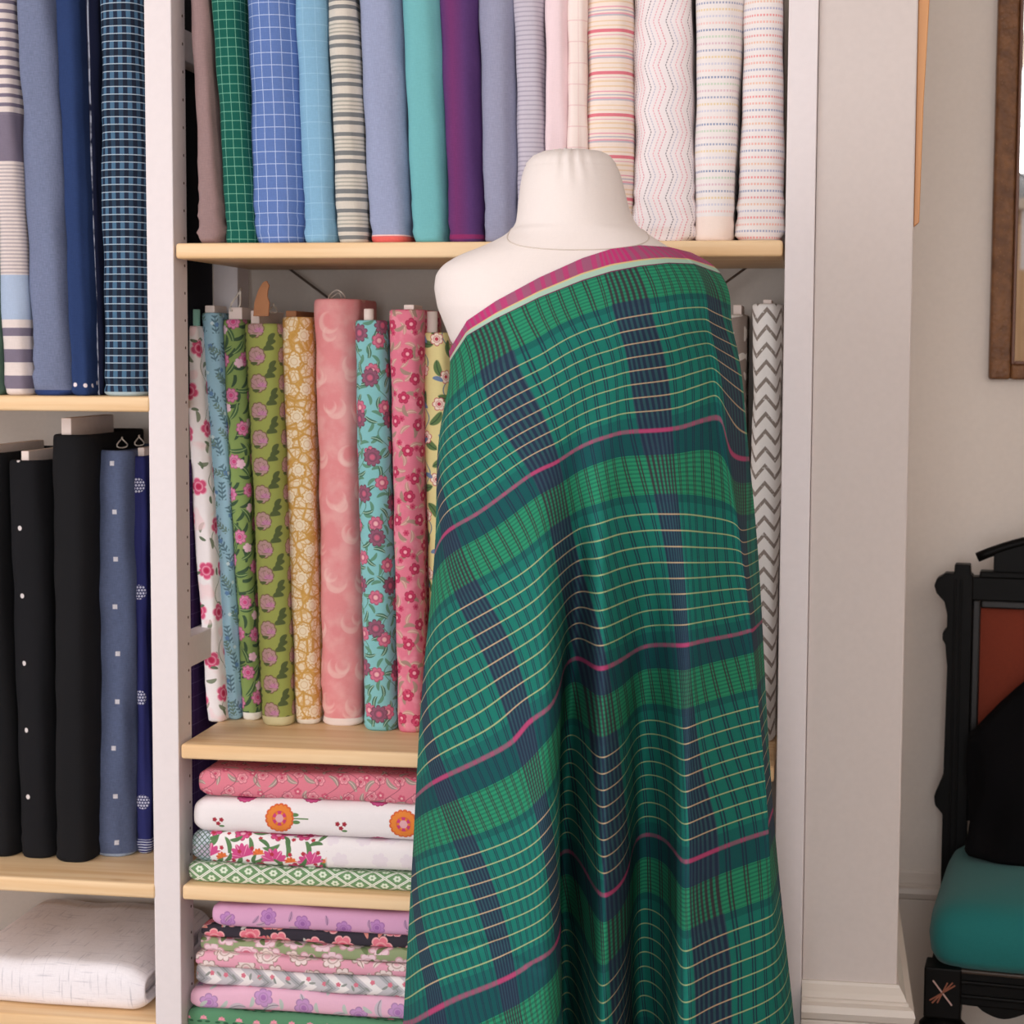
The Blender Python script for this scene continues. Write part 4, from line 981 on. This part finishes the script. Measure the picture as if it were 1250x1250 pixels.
# weft: cream lines in the teal zones, one pink line per repeat
inc = pl.below((q-.64).abs(), .30, .004)
cl = pl.below((((q-.352)/.0735).fract()-.5).abs(), .04, .035)
pl.lay(pl.mix(L(168, 186, 128), L(200, 172, 134), band), inc*cl*.82)
pk = pl.below((((q+.5).fract())-.5).abs(), .0095, .007)
pl.lay(pl.mix(L(138, 92, 110), L(196, 56, 114), (band*.8+pair*.7).min(1.0)), pk*.9)
M_plaid = pl.done(var=.14, bump=.12)
# the plaid's UV is in repeats, so give the thread relief its own finer scale
for nd in pl.n:
    if nd.bl_idname == 'ShaderNodeTexNoise': nd.inputs['Scale'].default_value *= .17
bd = B('magenta_border', .88, .2)
S_, T_ = bd.u, bd.v
sc0 = S_-(S_+.5).floor(); band = bd.below(sc0.abs(), .122, .006)
pq = ((sc0.abs()-.122)/.0945).fract()-.5
pair = bd.below(pq.abs(), .2, .06)*(1.0-band); lines = bd.below(((sc0*24.5).fract()-.5).abs(), .3, .14)
bd.color = L(160, 86, 118); bd.lay(L(196, 48, 114), (band*(lines*.7+.3)).max(pair*.7))
bd.lay(L(222, 186, 120), bd.below(T_*-1.0, -.66, .02)); bd.lay(L(164, 198, 178), bd.below(T_*-1.0, -.72, .02)); bd.lay(L(120, 40, 80), bd.below(T_*-1.0, -.955, .02))
M_border = bd.done(var=.14, bump=.12)
for nd in bd.n:
    if nd.bl_idname == 'ShaderNodeTexNoise': nd.inputs['Scale'].default_value *= .17

cloth = thing('plaid_cloth', 'green plaid cloth with magenta border draped over the dress form', 'draped cloth', None, tuple(AXIS))
def sheet(name, P, rows_, s, t_, mat):
    Fc = [(i*NC+k, (i+1)*NC+k, (i+1)*NC+(k+1) % NC, i*NC+(k+1) % NC) for i in range(rows_-1) for k in range(NC)]
    # open the UV seam at the left silhouette by duplicating that column
    P = P.reshape(rows_, NC, 3); P = np.concatenate([P, P[:, :1]], 1); s = np.concatenate([s, s[:, -1:]+.06], 1); t_ = np.concatenate([t_, t_[:, -1:]], 1)
    n1 = NC+1; Fc = [(i*n1+k, (i+1)*n1+k, (i+1)*n1+k+1, i*n1+k+1) for i in range(rows_-1) for k in range(NC)]
    o = mesh(name, P.reshape(-1, 3)-AXIS, Fc, mat, cloth, np.stack([s.ravel(), t_.ravel()], 1))
    return o
sheet('drape', PM, NMR, sM, tM, M_plaid)
sheet('border', PB, NBR, sB, np.tile(np.linspace(0, 1, NBR)[:, None], (1, NC)), M_border)

# ================================================================== MIRROR AND WHAT IT SHOWS
YW = RECESS
mx0, mz0 = at_y(1207, 463, YW-.02)[[0, 2]]
def mp(px, py): p = at_y(px, py, YW-.02); return p[0], p[2]
gx0, gz0 = mp(1238, 438)[0], mp(1238, 441)[1]
mir = thing('wall_mirror', 'tall mirror in a carved brown wooden frame on the recess wall', 'mirror')
MW, MT = .62, 2.3
def M_frame():
    b = B('carved_brown_wood', .5, .4)
    n = b.n.new('ShaderNodeTexVoronoi'); n.inputs['Scale'].default_value = 130; b.l.new(b.tc.outputs['Object'], n.inputs['Vector'])
    n2 = b.n.new('ShaderNodeTexNoise'); n2.inputs['Scale'].default_value = 40; b.l.new(b.tc.outputs['Object'], n2.inputs['Vector'])
    col = b.ramp(E(b, n2.outputs[0]), [(.3, L(106, 64, 32)), (.7, L(144, 94, 52))], 'LINEAR')
    col = b.mix(col, L(170, 132, 92), b.below(E(b, n.outputs['Distance']), .12, .1)*.6)
    b.l.new(col, b.p.inputs['Base Color'])
    bp = b.n.new('ShaderNodeBump'); bp.inputs['Strength'].default_value = .5; bp.inputs['Distance'].default_value = .003
    b.l.new(n.outputs['Distance'], bp.inputs['Height']); b.l.new(bp.outputs[0], b.p.inputs['Normal'])
    return b.mat
MF = M_frame()
fw_ = gx0-mx0
x1 = mx0+MW
def rail(name, x0, x1_, z0, z1):
    bm = bmesh.new(); bm_box(bm, x0, x1_, YW-.028, YW-.001, z0, z1, .005, 3); return from_bm(name, bm, MF, mir)
rail('frame_side', mx0, gx0-.006, mz0, MT); rail('frame_side', x1-fw_+.006, x1, mz0, MT)
rail('frame_rail', gx0-.006, x1-fw_+.006, mz0, gz0-.005); rail('frame_rail', gx0-.006, x1-fw_+.006, MT-fw_, MT)
MB2 = plain('dark_gilt_bead', (112, 66, 40), .4, .5)
for a in ((gx0-.0065, gx0, gz0-.006, MT-fw_), (x1-fw_, x1-fw_+.0065, gz0-.006, MT-fw_)): box('inner_bead', a[0], a[1], YW-.032, YW-.012, a[2], a[3], MB2, mir, .002)
for z in (gz0-.006, MT-fw_): box('inner_bead', gx0, x1-fw_, YW-.032, YW-.012, z, z+.0065, MB2, mir, .002)
glass = plain('mirror_glass', (240, 240, 238), .02, .5, metal=1.0)
box('glass', gx0-.004, x1-fw_+.004, YW-.014, YW-.008, gz0-.004, MT-fw_+.004, glass, mir)
# the counter across the room that shows in the glass
cab = thing('tall_cabinet', 'tall pale wooden cabinet across the room, seen in the mirror', 'cabinet', None, (1.0, -3.4, 0))
CZ = .23
M_cw = wood('counter_wood', (232, 196, 156), (214, 172, 128), 2, .5, False)
box('carcass', -.62, .62, -.28, .25, 0, 1.66+CZ, M_cw, cab, .003)
box('worktop', -.66, .66, -.31, .29, 1.66+CZ, 1.70+CZ, plain('pale_worktop', (226, 216, 204), .5, .3), cab, .003)
for i in range(3):
    p_ = box('door_panel', -.6+.41*i, -.21+.41*i, .25, .268, .1, 1.6+CZ, M_cw, cab, .003)
    box('handle', -.58+.41*i, -.56+.41*i, .268, .285, 1.0, 1.12, plain('handle_metal', (150, 140, 130), .4, .5, .8), p_, .002)
o = box('paper_sheet', .752, .98, -3.131, -3.129, 1.66, 1.885, plain('white_paper', (244, 244, 250), .8, .2)); tag(o, 'white paper sheet fixed on the cabinet front, seen in the mirror', 'paper')
MPb = fab('blue_patterned', (150, 170, 190)); MPb.flower(MPb.cells(.03, .03, 4, .3), .01, 6, L(240, 236, 230)); MPb = MPb.done()
o = folded('blue patterned fabric folded on the cabinet, seen in the mirror', MPb, .55, 1.1, -3.5, -3.2, 1.701+CZ, 1.79+CZ, None, 5)
o = box('dark_ruler', .5, 1.3, -3.46, -3.40, 1.793+CZ, 1.825+CZ, plain('dark_ruler', (40, 44, 48), .5, .3), bev=.004); tag(o, 'dark rule lying on the blue folded fabric, seen in the mirror', 'ruler')

# ================================================================== CHAIR
CA = math.radians(7)
bp_ = at_y(1160, 700, .80)                     # front face of the left back post near its top
ch = thing('side_chair', 'black wooden parlour chair with turquoise seat and red back panel', 'chair', None, (float(bp_[0])+.202, .62, 0), -CA)
Mteal = B('turquoise_upholstery', .9, .2, .15); Mteal.color = L(30, 120, 118); Mteal = Mteal.done(var=.2, bump=.3)
Mred = B('red_upholstery', .85, .2, .1); Mred.color = L(136, 54, 34); Mred = Mred.done(var=.3, bump=.3)
Mcarve = plain('worn_carving', (150, 86, 62), .6, .3)
hb = .205                                      # half distance between the back posts
zP = float(bp_[2])                             # about 0.96
yb_ = .17                                      # back plane in chair space
def seatmesh():
    V = []; UV = []; Fc = []; n = 96
    prof = [(-.012, .3925), (0, .393), (.008, .408), (.011, .432), (.008, .455), (-.001, .472), (-.016, .483), (-.04, .490), (-.08, .496), (-.13, .500), (-.18, .502)]
    for o_, z in prof:
        for i in range(n):
            a = 2*math.pi*i/n; cx, sy = math.cos(a), math.sin(a); e_ = .22 if o_ > -.03 else .3
            y = math.copysign(abs(sy)**e_, sy)*(.225+o_); x = math.copysign(abs(cx)**e_, cx)*(.214+o_*.93)*(1-.05*(y/.225*.5+.5))
            V.append((x, y-.045, z)); UV.append((x, y+z))
    for j in range(len(prof)-1):
        for i in range(n): Fc.append((j*n+i, j*n+(i+1) % n, (j+1)*n+(i+1) % n, (j+1)*n+i))
    Fc += [tuple(range(n))[::-1], tuple((len(prof)-1)*n+i for i in range(n))]
    return V, Fc, UV
V, Fc, UV = seatmesh(); mesh('seat', V, Fc, Mteal, ch, UV)
# seat frame rails with beads
def rail_box(name, pts, z0, z1, th):
    pass
fl, frn = (-.25, -.25), (.25, -.25)
for nm, a in (('front_rail', (-.172, .172, -.272, -.236)),):
    r_ = box(nm, a[0], a[1], a[2], a[3], .336, .392, M_dark, ch, .002)
    for z in (.348, .370, .387): box('bead', a[0], a[1], a[2]-.005, a[2]+.004, z, z+.006, plain('edge_worn_wood', (62, 48, 38), .4, .4) if z > .38 else M_dark, r_, .002)
    pr = []
    for i in range(41):
        x = -.16+.32*i/40; pr.append((x, .336-.016*(.5+.5*math.cos((i/40-.5)*2*math.pi*3))*(1 if 2 < i < 38 else 0)-.001))
    prism('scalloped_apron', [(-.16, .338)]+pr+[(.16, .338)], a[2]+.004, a[2]+.02, M_dark, r_, 0)
for sx in (-1, 1):
    box('side_rail', sx*.2-.016, sx*.2+.016, -.236, .16, .336, .392, M_dark, ch, .002)
    lg = box('front_leg', sx*.196-.028, sx*.196+.028, -.282, -.228, .314, .394, M_dark, ch, .003)
    lathe('turned_shaft', [(.012, 0), (.02, .01), (.017, .03), (.021, .12), (.026, .19), (.032, .22), (.033, .245), (.024, .254), (.024, .26), (.035, .266), (.036, .298), (.03, .304), (.022, .316)], M_dark, lg, (sx*.196, -.255), 24)
    for k, (ln, an) in enumerate(((.047, -.9), (.046, .85), (.046, .62), (.036, 1.15))):
        bm = bmesh.new(); bm_box(bm, -ln/2, ln/2, -.0012, .0012, -.0011, .0011)
        bmesh.ops.transform(bm, matrix=Matrix.Translation((sx*.196, -.2825, .356)) @ Matrix.Rotation(-an, 4, 'Y'), verts=bm.verts)
        from_bm('star_carving', bm, Mcarve if k else plain('pale_carving', (196, 160, 150), .6, .3), lg)
    # back posts: plain shaft, shaped ears, notched foot piece
    o_ = 1 if sx > 0 else -1
    out = []
    for x, z in [(-.021, .30), (-.021, .53), (-.034, .545), (-.036, .56), (-.021, .60), (-.019, .79), (-.023, .83), (-.028, .838), (-.028, .85), (-.021, .858), (-.021, zP-.072), (-.026, zP-.05), (-.040, zP-.035), (-.044, zP-.022), (-.040, zP-.010), (-.030, zP-.004), (-.026, zP), (-.011, zP), (-.010, zP+.016), (.016, zP+.016), (.017, zP), (.021, zP-.002), (.021, .30)]:
        out.append((sx*hb+sx*-1*x*-1 if False else sx*hb-(-sx)*x*(1 if sx < 0 else 1)*(-1 if False else 1), z))
    out = [((-hb+x) if sx < 0 else (hb-x), z) for x, z in [(-.021, .30), (-.021, .53), (-.034, .545), (-.036, .56), (-.021, .60), (-.019, .79), (-.023, .83), (-.028, .838), (-.028, .85), (-.021, .858), (-.021, zP-.072), (-.026, zP-.05), (-.040, zP-.035), (-.044, zP-.022), (-.040, zP-.010), (-.030, zP-.004), (-.026, zP), (-.011, zP), (-.010, zP+.016), (.016, zP+.016), (.017, zP), (.021, zP-.002), (.021, .30)]]
    bpst = prism('back_post', out, yb_-.018, yb_+.018, M_dark, ch, .0012)
    for dx in (-.008, .002): box('reed', (-hb if sx < 0 else hb)+dx-.002, (-hb if sx < 0 else hb)+dx+.002, yb_-.021, yb_-.017, .45, zP-.01, M_dark, bpst, .001)
    lathe('rear_leg', [(.014, 0), (.018, .02), (.02, .31)], M_dark, ch, (sx*hb, yb_), 16)
box('top_rail', -hb+.02, hb-.02, yb_-.016, yb_+.014, zP-.045, zP-.004, M_dark, ch, .002)
box('rail_cap', -hb+.032, hb-.032, yb_-.02, yb_+.016, zP-.006, zP+.006, M_dark, ch, .003)
cr = [(-.150, zP+.004)]
for i in range(25):
    t_ = i/24*2-1; cr.append((t_*.15, zP+.0245+.043*(1-(t_*.15/.178)**2)))
cr.append((.150, zP+.004)); crest = prism('crest', cr, yb_-.012, yb_+.012, M_dark, ch, .001)
V = [(t_*.178, yb_-.006, zP+.0285+.043*(1-t_*t_)) for t_ in np.linspace(-1, 1, 25)]
tube('crest_moulding', V, .0085, M_dark, crest, 10)
for r0 in (.018, .009): tube('rosette', [(r0*math.cos(a), yb_-.013, zP+.034+r0*math.sin(a)) for a in np.linspace(0, 6.283, 25)[:-1]], .0022, M_dark, crest, 6, True)
box('lower_rail', -hb+.02, hb-.02, yb_-.014, yb_+.014, .52, .56, M_dark, ch, .002)
px0, px1, pz0, pz1 = -hb+.021, hb-.021, .56, zP-.045
fr_ = M_dark2 = plain('inner_frame_wood', (24, 20, 19), .4, .35)
for a in ((px0, px0+.014, pz0, pz1), (px1-.014, px1, pz0, pz1)): box('panel_moulding', a[0], a[1], yb_-.012, yb_+.008, a[2], a[3], fr_, ch, .003)
for z in (pz0, pz1-.014): box('panel_moulding', px0+.014, px1-.014, yb_-.012, yb_+.008, z, z+.014, fr_, ch, .003)
V = []; UV = []; Fc = []; nx = 16
for j in range(nx+1):
    for i in range(nx+1):
        u, v = i/nx, j/nx; x = px0+.012+(px1-px0-.024)*u; z = pz0+.012+(pz1-pz0-.024)*v
        V.append((x, yb_+.004-.012*(1-(2*u-1)**4)*(1-(2*v-1)**4), z)); UV.append((x, z))
Fc = [(j*(nx+1)+i, j*(nx+1)+i+1, (j+1)*(nx+1)+i+1, (j+1)*(nx+1)+i) for j in range(nx) for i in range(nx)]
mesh('back_panel', V, Fc, Mred, ch, UV)
# black garment slumped against the chair back
Mblk = B('black_wool', .95, .1); Mblk.color = L(14, 13, 15); Mblk = Mblk.done(var=.2, bump=.4)
def garment():
    V = []; UV = []; Fc = []; n, k = 40, 48
    zb0, zt0 = .499, .825
    cw = Matrix.Rotation(-CA, 3, 'Z')
    for j in range(n+1):
        f = j/n; z = zb0+(zt0-zb0)*f
        hw = .192*min(1, ((1-f)/.42))**.55 if f > .58 else .192-.006*math.sin(f*9)
        hw = max(hw, .05*(1-f)+.004)
        dpt = (.085*(1-f)**.8+.022)*(1 if f < .97 else .6)
        if j == 0: hw *= .97; dpt *= .95
        for i in range(k):
            an = 2*math.pi*i/k; x = hw*math.copysign(abs(math.cos(an))**.7, math.cos(an)); y = dpt*math.copysign(abs(math.sin(an))**.8, math.sin(an))
            wv = .006*math.sin(an*5+f*7)+.004*math.sin(an*9-f*13)
            yy = .146-.03*0-dpt+y*(1 if y < 0 else .9)+(wv if y < 0 else 0)
            V.append((x+.5*wv+.012, min(yy, .146), z)); UV.append((an*.1, z))
    for j in range(n):
        for i in range(k): Fc.append((j*k+i, j*k+(i+1) % k, (j+1)*k+(i+1) % k, (j+1)*k+i))
    Fc += [tuple(range(k))[::-1], tuple(n*k+i for i in range(k))]
    o = mesh('black_garment', V, Fc, Mblk, None, UV, loc=ch.location); o.rotation_euler = (0, 0, -CA)
    return tag(o, 'black wool garment slumped on the turquoise seat against the chair back', 'garment')
garment()
